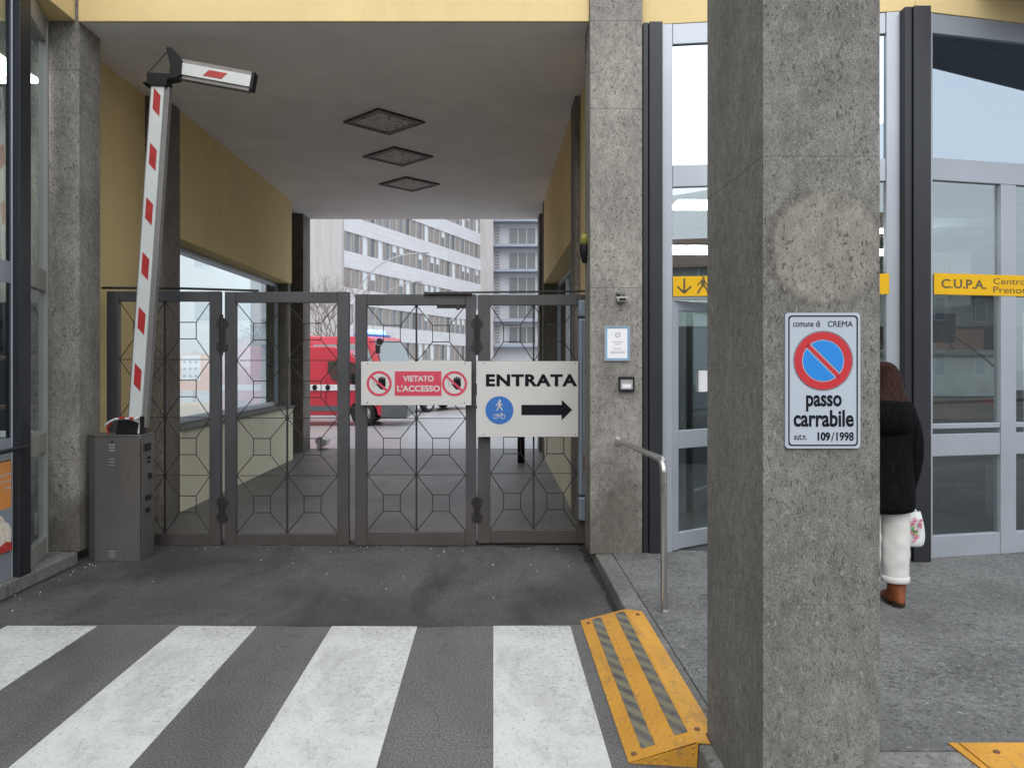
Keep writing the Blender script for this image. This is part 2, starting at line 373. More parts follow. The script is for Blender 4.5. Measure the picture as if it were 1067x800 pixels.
# ------------------------------------------------------------------ mesh builders
D8 = 800.0
def P(px, py, Y): return Vector(((px - 514) * Y / D8, Y, 1.65 + (380 - py) * Y / D8))
class MB:
    def __init__(s): s.v = []; s.f = []; s.m = []; s.sm = []
    def add(s, vs, fs, mi=0, smooth=False, M=None):
        b = len(s.v)
        s.v += [(M @ Vector(v)) if M else Vector(v) for v in vs]
        for f in fs: s.f.append([b + i for i in f]); s.m.append(mi); s.sm.append(smooth)
        return s
    def box(s, x0, x1, y0, y1, z0, z1, mi=0, M=None):
        if x0 > x1: x0, x1 = x1, x0
        if y0 > y1: y0, y1 = y1, y0
        if z0 > z1: z0, z1 = z1, z0
        return s.add([(x0,y0,z0),(x1,y0,z0),(x1,y1,z0),(x0,y1,z0),(x0,y0,z1),(x1,y0,z1),(x1,y1,z1),(x0,y1,z1)],
              [(3,2,1,0),(4,5,6,7),(0,1,5,4),(1,2,6,5),(2,3,7,6),(3,0,4,7)], mi, M=M)
    def prism(s, pts, a0, a1, axis='y', mi=0, M=None):
        """pts: 2-D outline; extruded along axis from a0 to a1"""
        n = len(pts)
        def mk(p, a):
            if axis == 'y': return (p[0], a, p[1])
            if axis == 'x': return (a, p[0], p[1])
            return (p[0], p[1], a)
        vs = [mk(p, a0) for p in pts] + [mk(p, a1) for p in pts]
        fs = [tuple(range(n)), tuple(range(2 * n - 1, n - 1, -1))]
        for i in range(n): j = (i + 1) % n; fs.append((j, i, n + i, n + j))
        return s.add(vs, fs, mi, M=M)
    def tube(s, pts, r, n=12, mi=0, M=None, cap=True, smooth=True):
        pts = [Vector(p) for p in pts]; rs = r if isinstance(r, (list, tuple)) else [r] * len(pts)
        vs = []; fs = []; up = None
        for i, p in enumerate(pts):
            if i == 0: t = pts[1] - p
            elif i == len(pts) - 1: t = p - pts[i - 1]
            else: t = (pts[i + 1] - p).normalized() + (p - pts[i - 1]).normalized()
            t.normalize()
            if up is None: up = Vector((0, 0, 1)) if abs(t.z) < .9 else Vector((0, 1, 0))
            a = (up - t * up.dot(t)).normalized(); b = t.cross(a); up = a
            for k in range(n):
                w = 2 * math.pi * k / n
                vs.append(p + (a * math.cos(w) + b * math.sin(w)) * rs[i])
        for i in range(len(pts) - 1):
            for k in range(n):
                k2 = (k + 1) % n
                fs.append((i*n + k, i*n + k2, (i+1)*n + k2, (i+1)*n + k))
        s.add(vs, fs, mi, smooth, M)
        if cap:
            m = len(pts)
            s.add(vs[:n], [tuple(range(n - 1, -1, -1))], mi, False, M); s.add(vs[(m-1)*n:], [tuple(range(n))], mi, False, M)
        return s
    def disc(s, c, r, y0, y1, n=48, mi=0, sx=1, M=None):
        pts = [(c[0] + r * sx * math.cos(2*math.pi*k/n), c[1] + r * math.sin(2*math.pi*k/n)) for k in range(n)]
        return s.prism(pts, y0, y1, 'y', mi, M)
    def ring(s, c, r0, r1, y0, y1, n=56, mi=0, M=None):
        vs = []; fs = []
        for k in range(n):
            w = 2*math.pi*k/n; cx, cz = math.cos(w), math.sin(w)
            vs += [(c[0]+r0*cx, y0, c[1]+r0*cz), (c[0]+r1*cx, y0, c[1]+r1*cz), (c[0]+r1*cx, y1, c[1]+r1*cz), (c[0]+r0*cx, y1, c[1]+r0*cz)]
        for k in range(n):
            a = 4*k; b = 4*((k+1) % n)
            for q in range(4): fs.append((a+q, a+(q+1) % 4, b+(q+1) % 4, b+q))
        return s.add(vs, fs, mi, M=M)
    def loft(s, rings, mi=0, smooth=True, cap=True, M=None):
        n = len(rings[0]); vs = [p for r in rings for p in r]; fs = []
        for i in range(len(rings) - 1):
            for k in range(n):
                k2 = (k + 1) % n; fs.append((i*n+k, i*n+k2, (i+1)*n+k2, (i+1)*n+k))
        if cap: fs.append(tuple(range(n-1, -1, -1))); fs.append(tuple(range((len(rings)-1)*n, len(rings)*n)))
        return s.add(vs, fs, mi, smooth, M)
    def text(s, body, x0, x1, z0, z1, y, th=.001, off=0.0, mi=0, M=None, sp=1.0):
        cu = bpy.data.curves.new('t', 'FONT'); cu.body = body; cu.extrude = .05; cu.offset = off; cu.resolution_u = 4; cu.space_character = sp
        ob = bpy.data.objects.new('t', cu); C.objects.link(ob)
        dg = bpy.context.evaluated_depsgraph_get(); e = ob.evaluated_get(dg); me = e.to_mesh()
        V = [v.co.copy() for v in me.vertices]; F = [tuple(p.vertices) for p in me.polygons]; e.to_mesh_clear()
        bpy.data.objects.remove(ob); bpy.data.curves.remove(cu)
        xs = [v.x for v in V]; ys = [v.y for v in V]; ax, bx, ay, by = min(xs), max(xs), min(ys), max(ys)
        vs = [(x0 + (v.x-ax)/(bx-ax)*(x1-x0), y - (v.z+.05)/.1*th, z0 + (v.y-ay)/(by-ay)*(z1-z0)) for v in V]
        return s.add(vs, F, mi, M=M)

def wm(o):
    m = Matrix.LocRotScale(o.location, o.rotation_euler, o.scale)
    return wm(o.parent) @ m if o.parent else m
def tag(o, label=None, cat=None, group=None, kind=None):
    if label: o['label'] = label
    if cat: o['category'] = cat
    if group: o['group'] = group
    if kind: o['kind'] = kind
    return o
def link(name, me, parent=None):
    o = bpy.data.objects.new(name, me); C.objects.link(o)
    if parent: o.parent = parent
    return o
def obj(name, mb, mats, parent=None, bev=0, local=False, segs=2, sub=0, weld=True):
    if isinstance(mats, str): mats = [mats]
    vs = mb.v
    loc = Vector((0, 0, 0))
    if not local:
        if parent:
            inv = wm(parent).inverted(); vs = [inv @ v for v in vs]
        else:
            xs = [v.x for v in vs]; ys = [v.y for v in vs]; zs = [v.z for v in vs]
            loc = Vector(((min(xs)+max(xs))/2, (min(ys)+max(ys))/2, min(zs))); vs = [v - loc for v in vs]
    me = bpy.data.meshes.new(name); me.from_pydata([tuple(v) for v in vs], [], mb.f)
    for m in mats: me.materials.append(MATS[m])
    me.polygons.foreach_set('material_index', mb.m); me.polygons.foreach_set('use_smooth', mb.sm)
    bm = bmesh.new(); bm.from_mesh(me)
    bmesh.ops.recalc_face_normals(bm, faces=bm.faces)
    bm.to_mesh(me); bm.free(); me.update()
    o = link(name, me, parent); o.location = loc
    if bev:
        b = o.modifiers.new('bevel', 'BEVEL'); b.width = bev; b.segments = segs; b.limit_method = 'ANGLE'; b.angle_limit = R(40)
    if sub:
        b = o.modifiers.new('sub', 'SUBSURF'); b.levels = sub; b.render_levels = sub
    return o
def thing(name, loc, label, cat, rz=0, group=None):
    o = bpy.data.objects.new(name, None); C.objects.link(o); o.location = loc; o.rotation_euler = (0, 0, rz); o.empty_display_size = .2
    return tag(o, label, cat, group)
def struct(name, mb, mats, bev=0): return tag(obj(name, mb, mats, None, bev), kind='structure')
def kids(o): return [c for c in bpy.data.objects if c.parent == o]
def copy_tree(o, parent=None):
    c = o.copy(); C.objects.link(c); c.parent = parent
    for ch in kids(o): copy_tree(ch, c)
    return c
def B(*a, **k): return MB().box(*a, **k)

# ================================================================== THE SETTING
struct('ground', B(-260, 260, -120, 420, -.5, -.012), 'yard')
struct('road', B(-60, 60, -11, 7.2, -.3, 0), 'asphalt')
# apron in front of the gate with an uneven front edge
ap = MB(); pts = []
x = -3.45
while x < .80:
    pts.append((x, 4.86 + .03*math.sin(x*2.1) + random.uniform(-.008, .008))); x += .12
pts += [(.80, 4.98), (.80, 7.15), (-3.45, 7.15)]
ap.prism(pts, .0005, .004, 'z'); struct('gate_apron', ap, 'apron')
struct('passage_floor', B(-3.9, 1.3, 7.16, 15.1, -.2, .006), 'passage_floor')
struct('courtyard', B(-90, 90, 15.11, 140, -.2, .002), 'yard')
yl = MB()
for a, b in (((-5.6, 17.2), (-4.1, 19.6)), ((-3.0, 27.5), (3.0, 29.2))):
    a = Vector(a); b = Vector(b); n = Vector((-(b-a).y, (b-a).x)).normalized()*.06
    yl.prism([tuple(a-n), tuple(b-n), tuple(b+n), tuple(a+n)], .003, .006, 'z')
struct('courtyard_marking', yl, 'yellow_line')
for k, (a, b) in enumerate(((-4.05, -3.52), (-3.07, -2.50), (-1.982, -1.49), (-1.018, -.479), (0.0, .485))):
    if k == 0: continue
    st = MB(); e = 4.84 + random.uniform(-.01, .01)
    st.prism([(a, .6), (b, .6), (b, e), (a, e + .005)], .001, .0045, 'z')
    struct('crossing_stripe', st, 'white_paint')
# pavements with kerbs
pv = MB(); pv.prism([(.98, 3.09), (22, 3.09), (22, 16), (.98, 16)], -.2, .1, 'z'); struct('pavement', pv, 'pavement')
pk = MB()
for i in range(5): y0 = 2.5 + i*.95; pk.box(.84, .9785, y0+.003, min(y0+.947, 7.1), -.2, .1)
for i in range(12): x0 = .98 + i*1.1; pk.box(x0+.003, x0+1.097, 2.5, 3.087, -.2, .1)
struct('kerb', pk, 'kerb', .012)
lp = B(-14, -3.60, -2, 7.0, -.2, .1); struct('pavement_left', lp, 'pavement')
lk = MB()
for i in range(7): y0 = -1 + i*1.08; lk.box(-3.597, -3.45, y0+.003, y0+1.077 if i < 6 else 6.38, -.2, .1)
struct('kerb_left', lk, 'kerb', .012)
struct('far_pavement', B(-60, 60, -18, -11.0, -.2, .12), 'pavement')

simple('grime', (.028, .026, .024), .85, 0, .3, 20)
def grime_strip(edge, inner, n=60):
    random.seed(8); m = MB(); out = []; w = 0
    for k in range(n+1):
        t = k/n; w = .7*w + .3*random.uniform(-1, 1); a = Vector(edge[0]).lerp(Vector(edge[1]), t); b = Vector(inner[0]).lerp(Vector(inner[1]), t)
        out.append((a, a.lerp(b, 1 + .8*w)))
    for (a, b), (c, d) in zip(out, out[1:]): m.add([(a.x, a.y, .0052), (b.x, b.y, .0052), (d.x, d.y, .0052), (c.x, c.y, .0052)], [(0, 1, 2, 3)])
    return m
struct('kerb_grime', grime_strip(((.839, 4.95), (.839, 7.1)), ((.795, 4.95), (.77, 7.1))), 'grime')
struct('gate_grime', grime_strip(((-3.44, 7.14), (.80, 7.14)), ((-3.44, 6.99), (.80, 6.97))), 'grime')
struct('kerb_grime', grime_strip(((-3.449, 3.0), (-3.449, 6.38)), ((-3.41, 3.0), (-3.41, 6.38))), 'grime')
# ================================================================== ENTRANCE BUILDING
bld = thing('entrance_building', (-1.3, 6.4, 0), 'yellow rendered hospital entrance building with stone columns, glass fronts and a driveway passage through it', 'building')
def column(x0, x1, y0, y1, z0, joints, mat, label, parent=bld, top=5.6):
    mb = MB(); zs = [z0] + joints + [top]
    for a, b in zip(zs, zs[1:]): mb.box(x0, x1, y0, y1, a + .0008, b - .0008)
    mb.box(x0+.004, x1-.004, y0+.004, y1-.004, z0, top)
    o = obj('column', mb, mat, parent, .0025); o['label'] = label; return o
zz = lambda y, Y: 1.65 + (380 - y) * Y / 800
column(.795, 1.222, 6.30, 6.66, .1, [.28, .84, 1.56, 2.28, 3.75, 4.47], 'stone_front', 'speckled stone column right of the gate')
column(-3.72, -3.44, 6.38, 6.72, .1, [.86, 1.7, 2.9, 4.1], 'stone_front', 'speckled stone column left of the gate')
for sx, lab in ((-1, 'left'), (1, 'right')):
    xi = -3.50 if sx < 0 else .868
    for y0, y1, t in ((8.14, 8.58, 0), (13.38, 13.56, 0), (14.50, 15.05, 0)):
        xa = xi; xb = xi + sx*.42
        if y0 > 14: xa = xi + (-.09 if sx < 0 else .0); xb = xa + sx*.45
        if 13 < y0 < 14: xa += (-.08 if sx < 0 else 0); xb = xa + sx*.42
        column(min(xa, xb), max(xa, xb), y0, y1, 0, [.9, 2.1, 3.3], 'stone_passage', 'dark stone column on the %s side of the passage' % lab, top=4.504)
# ceiling slab of the passage and upper floor mass
obj('ceiling', B(-4.3, 1.7, 6.40, 15.05, 4.50, 4.70), 'ceiling', bld)
up = MB(); up.box(-9, -3.5, 6.76, 15.04, 4.71, 5.6); up.box(-3.48, 1.2, 6.46, 15.04, 4.71, 5.6)
up.prism([(1.24, 6.48), (3.35, 6.24), (9.8, 7.8), (9.8, 15.0), (1.24, 15.0)], 4.71, 5.6, 'z')
obj('upper_wall', up, 'yellow', bld)
obj('roof_slab', B(-9.4, 10.2, 6.0, 15.15, 5.61, 5.75), 'concrete', bld, .02)
# fascia over the gate
obj('fascia', B(-3.438, .793, 6.36, 6.392, 4.492, 5.6), 'yellow', bld, .004)
# fascia over the glass front on the right (two straight runs in plan)
A0 = Vector((1.224, 6.385)); A1 = Vector((3.36, 6.115)); A2 = Vector((8.2, 7.20))
fr = MB(); fr.prism([tuple(A0), tuple(A1), (A1.x, A1.y + .3), (A0.x, A0.y + .3)], 4.47, 5.6, 'z')
obj('fascia', fr, 'yellow', bld, .004)
fr = MB(); fr.prism([(A1.x+.002, A1.y), tuple(A2), (A2.x, A2.y + .3), (A1.x+.002, A1.y + .3)], 4.47, 5.6, 'z')
obj('fascia', fr, 'yellow', bld, .004)
# left wing fascia along the pavement
obj('fascia', B(-3.75, -3.47, -1.0, 6.375, 4.50, 5.6), 'yellow', bld, .004)
# passage side walls
def side_wall(sx):
    xi = -3.50 if sx < 0 else .872
    lab = 'left' if sx < 0 else 'right'
    X = lambda d: xi + sx*d
    def bx(d0, d1, y0, y1, z0, z1): a, b = X(d0), X(d1); return B(min(a, b), max(a, b), y0, y1, z0, z1)
    if sx < 0: obj('wall_panel', bx(.19, .4, 6.73, 8.135, .0, 4.498), 'yellow', bld)
    else: obj('wall_panel', bx(.05, .3, 6.665, 8.135, .0, 4.498), 'yellow', bld)
    obj('wall_panel', bx(.01, .40, 8.585, 13.375, 3.06, 4.498), 'yellow', bld, .006)
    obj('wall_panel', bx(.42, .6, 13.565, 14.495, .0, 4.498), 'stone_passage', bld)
    obj('low_wall', bx(-.01 if sx < 0 else .02, .30, 8.585, 13.375, .0, .90), 'cream', bld, .004)
    obj('sill', bx(-.04 if sx < 0 else -.01, .32, 8.583, 13.377, .903, .945), 'kerb', bld, .005)
    w = MB()
    ys = [8.60, 13.36] if sx < 0 else [8.60, 10.15, 11.75, 13.36]
    for y in ys: 
        a, b = X(.24), X(.31); w.box(min(a, b), max(a, b), max(8.59, y-.035), min(13.37, y+.035), .95, 3.055)
    for y0, y1 in zip(ys, ys[1:]):
        for z0, z1 in ((.95, 1.02), (2.99, 3.055)):
            a, b = X(.24), X(.31); w.box(min(a, b), max(a, b), y0+.036, y1-.036, z0, z1)
    wo_ = obj('window', w, 'alu', bld); wo_['label'] = 'long glazed window on the %s side of the passage' % lab
    g = MB(); 
    for y0, y1 in zip(ys, ys[1:]):
        a, b = X(.27), X(.276); g.box(min(a, b), max(a, b), y0+.03, y1-.03, 1.0, 3.0)
    obj('pane', g, 'glass', wo_)
side_wall(-1); side_wall(1)

# ---- glazed fronts.  Local frame: x along the front, y into the building, z up
def glazed(name, origin, ang, label, rails, stiles, panes, mat='alu', depth=.07, hollow=None):
    mb = MB()
    for (u0, u1, z0, z1) in stiles: mb.box(u0, u1, 0, depth, z0, z1)
    for (u0, u1, z0, z1) in rails: mb.box(u0, u1, .006, depth-.006, z0, z1)
    o = obj(name, mb, mat, bld, .004, local=True)
    o.location = Vector(origin) - bld.location; o.rotation_euler = (0, 0, ang); o['label'] = label
    for (u0, u1, z0, z1, m) in panes:
        obj('pane', B(u0-.006, u1+.006, depth*.5-.003, depth*.5+.003, z0-.006, z1+.006), m, o, local=True)
    return o
def post(x0, x1, y0, y1, label, z1=4.47):
    mb = MB(); mb.box(x0, x0+(x1-x0)*.28, y0+.02, y1, .1, z1); mb.box(x0+(x1-x0)*.28+.004, x1, y0, y1-.01, .1, z1)
    o = obj('post', mb, 'dark_post', bld, .004); o['label'] = label; return o
post(1.236, 1.392, 6.31, 6.50, 'dark painted steel post beside the stone column')
post(3.245, 3.440, 6.03, 6.25, 'scratched dark steel post in the glass front')
# section A, from post A to post B
angA = math.atan2(6.13 - 6.36, 3.245 - 1.395)
LA = math.hypot(3.245 - 1.395, .23)
g = glazed('glazed_front', (1.397, 6.36, 0), angA, 'aluminium entrance front with open door behind the pillar',
    rails=[(.088, LA-.105, 4.30, 4.468), (.088, LA-.105, 3.12, 3.30), (.088, LA-.105, 2.24, 2.38), (1.02, LA-.105, .92, 1.10), (1.02, LA-.105, .10, .26), (.088, 1.0, 2.19, 2.238)],
    stiles=[(0, .086, .1, 4.468), (LA-.103, LA, .1, 4.468), (.98, 1.02, .1, 2.238)],
    panes=[(.088, LA-.105, 3.30, 4.30, 'glass_mirror'), (.088, LA-.105, 2.38, 3.12, 'glass'), (1.02, LA-.105, 1.10, 2.24, 'glass'), (1.02, LA-.105, .26, .92, 'glass')])
LEAF = glazed('door', (1.397+.09, 6.362, 0), R(33), 'glass door leaf standing open inwards',
    rails=[(.07, .80, 2.10, 2.185), (.07, .80, .95, 1.10), (.07, .80, .115, .25)],
    stiles=[(0, .07, .11, 2.185), (.80, .87, .11, 2.185)],
    panes=[(.07, .80, 1.10, 2.10, 'glass'), (.07, .80, .25, .95, 'glass')], depth=.05)
obj('notice', B(.33, .45, -.002, .020, 1.42, 1.60), 'paper', LEAF, local=True)
# section C, right of post B
angC = R(12.6); oC = (3.445, 6.135, 0)
def uC(px):   # distance along section C where the sight line of pixel px meets it
    k = (px - 514) / 800; return (k*oC[1] - oC[0]) / (math.cos(angC) - k*math.sin(angC))
u1, u2, u3 = uC(972), uC(1043), uC(1059)
LC = 3.6
stC = [(0, u1, .1, 4.468), (u2, u3, .1, 3.13), (2*u3-u1+.62, 2*u3-u1+.70, .1, 4.468), (LC-.08, LC, .1, 4.468)]
segs = [(u1, u2), (u3, 2*u3-u1+.62), (2*u3-u1+.70, LC-.08)]
rl = []; pn = []
for a, b in segs:
    rl += [(a+.002, b-.002, 3.13 if 0 else 2.999, 2.999+.0001)] if 0 else []
    rl += [(a+.001, b-.001, 1.135, 1.175), (a+.001, b-.001, .915, 1.09), (a+.001, b-.001, .10, .275)]
    pn += [(a, b, 1.175, 3.13, 'glass'), (a, b, 1.09, 1.135, 'glass'), (a, b, .275, .915, 'glass')]
for a, b in ((u1, 2*u3-u1+.62), (2*u3-u1+.70, LC-.08)):
    rl += [(a+.001, b-.001, 3.132, 3.31), (a+.001, b-.001, 4.31, 4.468)]; pn += [(a, b, 3.31, 4.31, 'glass_mirror')]
FRC = glazed('glazed_front', oC, angC, 'aluminium glass front right of the scratched post', rl, stC, pn)
# left wing shop front (runs towards the camera)
def shop():
    # local x = towards the camera (-Y), y = into the shop (-X)
    oy = 6.372; o0 = (-3.475, 5.74, 0)
    a = .06; b = .60
    rails = [(a, b, 4.30, 4.495), (a, b, 2.25, 2.42), (a, b, .94, 1.10), (a, b, .10, .24)]
    st = [(0, a, .1, 4.495), (b, b+.05, .1, 4.495)]
    pan = [(a, b, 2.42, 4.30, 'glass'), (a, b, 1.10, 2.25, 'glass'), (a, b, .24, .94, 'glass')]
    g = glazed('shop_front', o0, R(108.3), 'narrow grey framed shop window beside the left column', rails, st, pan, 'alu_warm')
    mb = MB(); mb.box(-3.555, -3.452, 5.60, 5.735, .1, 4.495); mb.box(-3.57, -3.556, 5.62, 5.73, .1, 4.495)
    o = obj('post', mb, 'dark_post', bld, .004); o['label'] = 'dark steel post of the shop front at the left edge'
    o0 = (-3.50, 3.2, 0); a = .06; b = 2.385
    rails = [(a, b, 4.40, 4.495), (a, b, 2.24, 2.40), (a, b, .96, 1.12), (a, b, .10, .30)]
    st = [(0, a, .1, 4.495), (b+.001, b+.012, .1, 4.495)]
    pan = [(a, b, 2.40, 4.40, 'glass'), (a, b, 1.12, 2.24, 'glass'), (a, b, .30, .96, 'glass')]
    g = glazed('shop_front', o0, R(90), 'white framed shop window at the left edge', rails, st, pan, 'alu', .02)
    h = MB(); h.tube([(-3.43, 5.66, 1.05), (-3.43, 5.0, 1.03)], .016, 12); h.tube([(-3.43, 5.66, 1.05), (-3.452, 5.66, 1.05)], .012, 8)
    obj('handle', h, 'dark_post', bld)
shop()
# shop interior (left) and entrance hall (right): closed rooms
rm = MB()
rm.box(-9.0, -8.85, -1, 8.3, .1, 4.49); rm.box(-8.85, -3.9, 8.15, 8.3, .1, 4.49); rm.box(-8.85, -3.75, -1, -.85, .1, 4.49)
obj('room_wall', rm, 'beigewall', bld)
obj('room_ceiling', B(-8.85, -3.76, -.85, 8.15, 4.3, 4.49), 'interior_ceiling', bld)
rr = MB()
rr.box(1.23, 9.2, 12.0, 12.15, .1, 4.3); rr.box(9.2, 9.35, 7.4, 12.15, .1, 4.3)
obj('room_wall', rr, 'roomwall', bld)
obj('added_dark_panel', B(1.3, 9.1, 11.95, 11.995, .107, 2.25), 'black', bld)  # black sheet added on the back wall to darken the view through the lower panes
df = MB(); df.box(6.6, 7.6, 11.90, 11.949, .107, 2.2); obj('inner_door', df, 'interior_wood', bld)
rc = MB(); rc.prism([(1.25, 6.5), (3.34, 6.32), (9.2, 7.7), (9.2, 12), (1.25, 12)], 3.22, 3.30, 'z')
obj('room_ceiling', rc, 'interior_ceiling', bld)
jn = MB()
for k in range(8): jn.box(1.3, 9.1, 6.9+k*.62, 6.912+k*.62, 3.212, 3.219)
for k in range(12): jn.box(1.6+k*.62, 1.612+k*.62, 7.9, 11.9, 3.205, 3.211)
obj('ceiling_joint', jn, 'alu_warm', bld)
rf = MB(); rf.prism([(1.25, 6.46), (3.34, 6.26), (9.2, 7.6), (9.2, 12), (1.25, 12)], .101, .106, 'z')
obj('room_floor', rf, 'interior_floor', bld)
# canopy slab over the pavement further right (seen mirrored in the glass)
cn = MB(); cn.prism([(3.9, 6.22), (3.9, 4.95), (14, 4.95), (14, 8.4)], 4.75, 5.1, 'z'); obj('canopy', cn, 'slab_grey', bld, .02)

# ceiling vents (raised diamond plates)
def vent(cx, cy):
    v = thing('ceiling_vent', (cx, cy, 4.49), '', 'vent', R(45), 'diamond vents in the passage ceiling')
    m = MB(); s = .34
    for a in range(4):
        M = Matrix.Rotation(R(90*a), 4, 'Z'); m.box(-s, s-.045, -s, -s+.044, -.012, .008, M=M)
    obj('frame', m, 'rod', v, local=True)
    obj('grille', B(-s+.045, s-.045, -s+.045, s-.045, -.004, .006), 'vent_mesh', v, local=True)
    m2 = MB()
    for a in range(4):
        M = Matrix.Rotation(R(90*a), 4, 'Z'); m2.box(-s+.075, s-.089, -s+.075, -s+.088, -.008, -.0045, M=M)
    obj('inner_trim', m2, 'rod', v, local=True)
    return v
v0 = vent(-1.28, 9.0)
v0['label'] = 'diamond vent in the passage ceiling nearest the gate, the largest of three'
for (cx, cy), lab in (((-1.30, 10.5), 'middle diamond vent of three in the passage ceiling'), ((-1.32, 12.1), 'smallest diamond vent in the ceiling, farthest into the passage')):
    c = copy_tree(v0); c.location = (cx, cy, 4.49); c['label'] = lab

# ================================================================== FRONT PILLAR
pil = thing('stone_pillar', (1.081, 2.86, 0), 'large speckled grey stone pillar in the foreground carrying the passo carrabile sign', 'pillar')
mb = MB()
for a, b in ((0.0, .859), (.859, 2.336), (2.336, 5.4)): mb.box(.889, 1.274, 2.53, 3.19, a+.0004, b-.0004)
mb.box(.891, 1.272, 2.532, 3.188, .0, 5.4)
obj('shaft', mb, 'stone_pillar', pil, .0012)
def blob(cx, cz, r, n=64, ja=.004, a0=0, a1=360):
    random.seed(3); return [(cx + (r + ja*math.sin(5*w)+ja*random.uniform(-.5, .5))*math.cos(w), cz + (r+ja*math.cos(3*w)+ja*random.uniform(-.5, .5))*math.sin(w)) for w in [2*math.pi*k/n for k in range(n)]]
# ================================================================== SIGNS
# no-parking sign
Yp = 2.524
np_ = thing('no_parking_sign', P(857, 467, Yp), 'white passo carrabile sign with red and blue no-parking disc on the front pillar', 'sign')
def rr_(x0, x1, z0, z1, r, n=6):
    out = []
    for cx, cz, a in ((x1-r, z1-r, 0), (x0+r, z1-r, 90), (x0+r, z0+r, 180), (x1-r, z0+r, 270)):
        for k in range(n+1): w = R(a + 90*k/n); out.append((cx + r*math.cos(w), cz + r*math.sin(w)))
    return out
def frame_poly(mb, o, i, y0, y1, mi=0):
    n = len(o); vs = []; fs = []
    for k in range(n): vs += [(o[k][0], y0, o[k][1]), (i[k][0], y0, i[k][1]), (i[k][0], y1, i[k][1]), (o[k][0], y1, o[k][1])]
    for k in range(n):
        a = 4*k; b = 4*((k+1) % n)
        for q in range(4): fs.append((a+q, a+(q+1) % 4, b+(q+1) % 4, b+q))
    mb.add(vs, fs, mi)
s_ = Yp/800
def px(x): return (x-514)*s_
def pz(y): return 1.65+(380-y)*s_
obj('plate', MB().prism(rr_(px(818), px(896), pz(467), pz(326), .012), Yp-.003, Yp+.005, 'y'), 'np_white', np_)
m = MB(); frame_poly(m, rr_(px(821), px(893.3), pz(464.3), pz(328.7), .012), rr_(px(822.3), px(892), pz(463), pz(330), .010), Yp-.0042, Yp-.0031); obj('border', m, 'sign_ink', np_)
cx, cz = px(857.2), pz(375.8)
m = MB(); m.ring((cx, cz), 30.6*s_, 31.0*s_, Yp-.0042, Yp-.0031); obj('outline', m, 'sign_ink', np_)
m = MB(); m.ring((cx, cz), 22.0*s_, 30.0*s_, Yp-.0044, Yp-.0031)
ca = R(-45); L_ = 22.6*s_; h_ = 2.1*s_
def bar(cx, cz, ang, L, h): 
    d = Vector((math.cos(ang), math.sin(ang))); n = Vector((-d.y, d.x)); return [(cx+d.x*a*L+n.x*b*h, cz+d.y*a*L+n.y*b*h) for a, b in ((-1,-1),(1,-1),(1,1),(-1,1))]
m.prism(bar(cx, cz, ca, L_, h_), Yp-.0044, Yp-.0031, 'y'); obj('red_ring', m, 'np_red', np_)
m = MB()
for sgn in (1, -1):   # two blue half discs
    pts = []; r = 21.0*s_; hh = 3.4*s_; a0 = math.asin(hh/r)
    for k in range(33):
        w = a0 + (math.pi-2*a0)*k/32; pts.append((r*math.cos(w), r*math.sin(w)))
    rot = ca + (0 if sgn > 0 else math.pi)
    m.prism([(cx+a*math.cos(rot)-b*math.sin(rot), cz+a*math.sin(rot)+b*math.cos(rot)) for a, b in pts], Yp-.0042, Yp-.0031, 'y')
obj('blue_field', m, 'np_blue', np_)
m = MB()
m.text('comune di', px(826), px(854), pz(340.5), pz(334), Yp-.003, .0012, .0)
m.text('CREMA', px(862), px(888), pz(340.5), pz(334.5), Yp-.003, .0012, .0)
m.text('passo', px(839.5), px(876.5), pz(428.5), pz(411.5), Yp-.003, .0012, .025)
m.text('carrabile', px(826.5), px(889), pz(444.5), pz(427), Yp-.003, .0012, .025)
m.text('aut.n.', px(827), px(840), pz(458), pz(452.5), Yp-.003, .0012, .0)
m.text('109', px(851.5), px(864.5), pz(459), pz(450), Yp-.003, .0012, .035)
m.text('/', px(865.5), px(869), pz(459.5), pz(450), Yp-.003, .0012, .0)
m.text('1998', px(871), px(889), pz(459), pz(450), Yp-.003, .0012, .02)
obj('lettering', m, 'sign_ink', np_)

# ENTRATA sign
YE = 6.93; sE = YE/800
def ex(x): return (x-514)*sE
def ez(y): return 1.65+(380-y)*sE
en = thing('entrance_sign', (ex(551), YE, ez(455)), 'white ENTRATA sign with black arrow and blue pedestrian disc on the right gate leaf', 'sign')
obj('plate', B(ex(497), ex(602.5), YE-.003, YE+.004, ez(455), ez(376.3)), 'sign_white', en, .0015)
obj('lettering', MB().text('ENTRATA', ex(506.3), ex(601.5), ez(402.5), ez(389.8), YE-.003, .0015, .042, sp=1.10), 'sign_ink', en)
m = MB(); m.prism([(ex(543.2), ez(421.7)), (ex(585.2), ez(421.7)), (ex(585.2), ez(416.3)), (ex(596.2), ez(426.8)), (ex(585.2), ez(437.8)), (ex(585.2), ez(432.4)), (ex(543.2), ez(432.4))], YE-.0046, YE-.0031, 'y'); obj('arrow', m, 'sign_ink', en)
obj('disc', MB().disc((ex(520.4), ez(427.3)), 14.6*sE, YE-.0046, YE-.0031), 'sign_blue', en)
m = MB(); y0, y1 = YE-.006, YE-.0047
m.disc((ex(520.6), ez(417.6)), 1.3*sE, y0, y1, 16)
def stroke(m, pts, w, s0=sE, fx=ex, fz=ez):
    for a, b in zip(pts, pts[1:]):
        A = Vector((fx(a[0]), fz(a[1]))); Bv = Vector((fx(b[0]), fz(b[1]))); d = (Bv-A).normalized(); n = Vector((-d.y, d.x))*w*s0/2
        m.prism([tuple(A-n), tuple(Bv-n), tuple(Bv+n), tuple(A+n)], y0, y1, 'y')
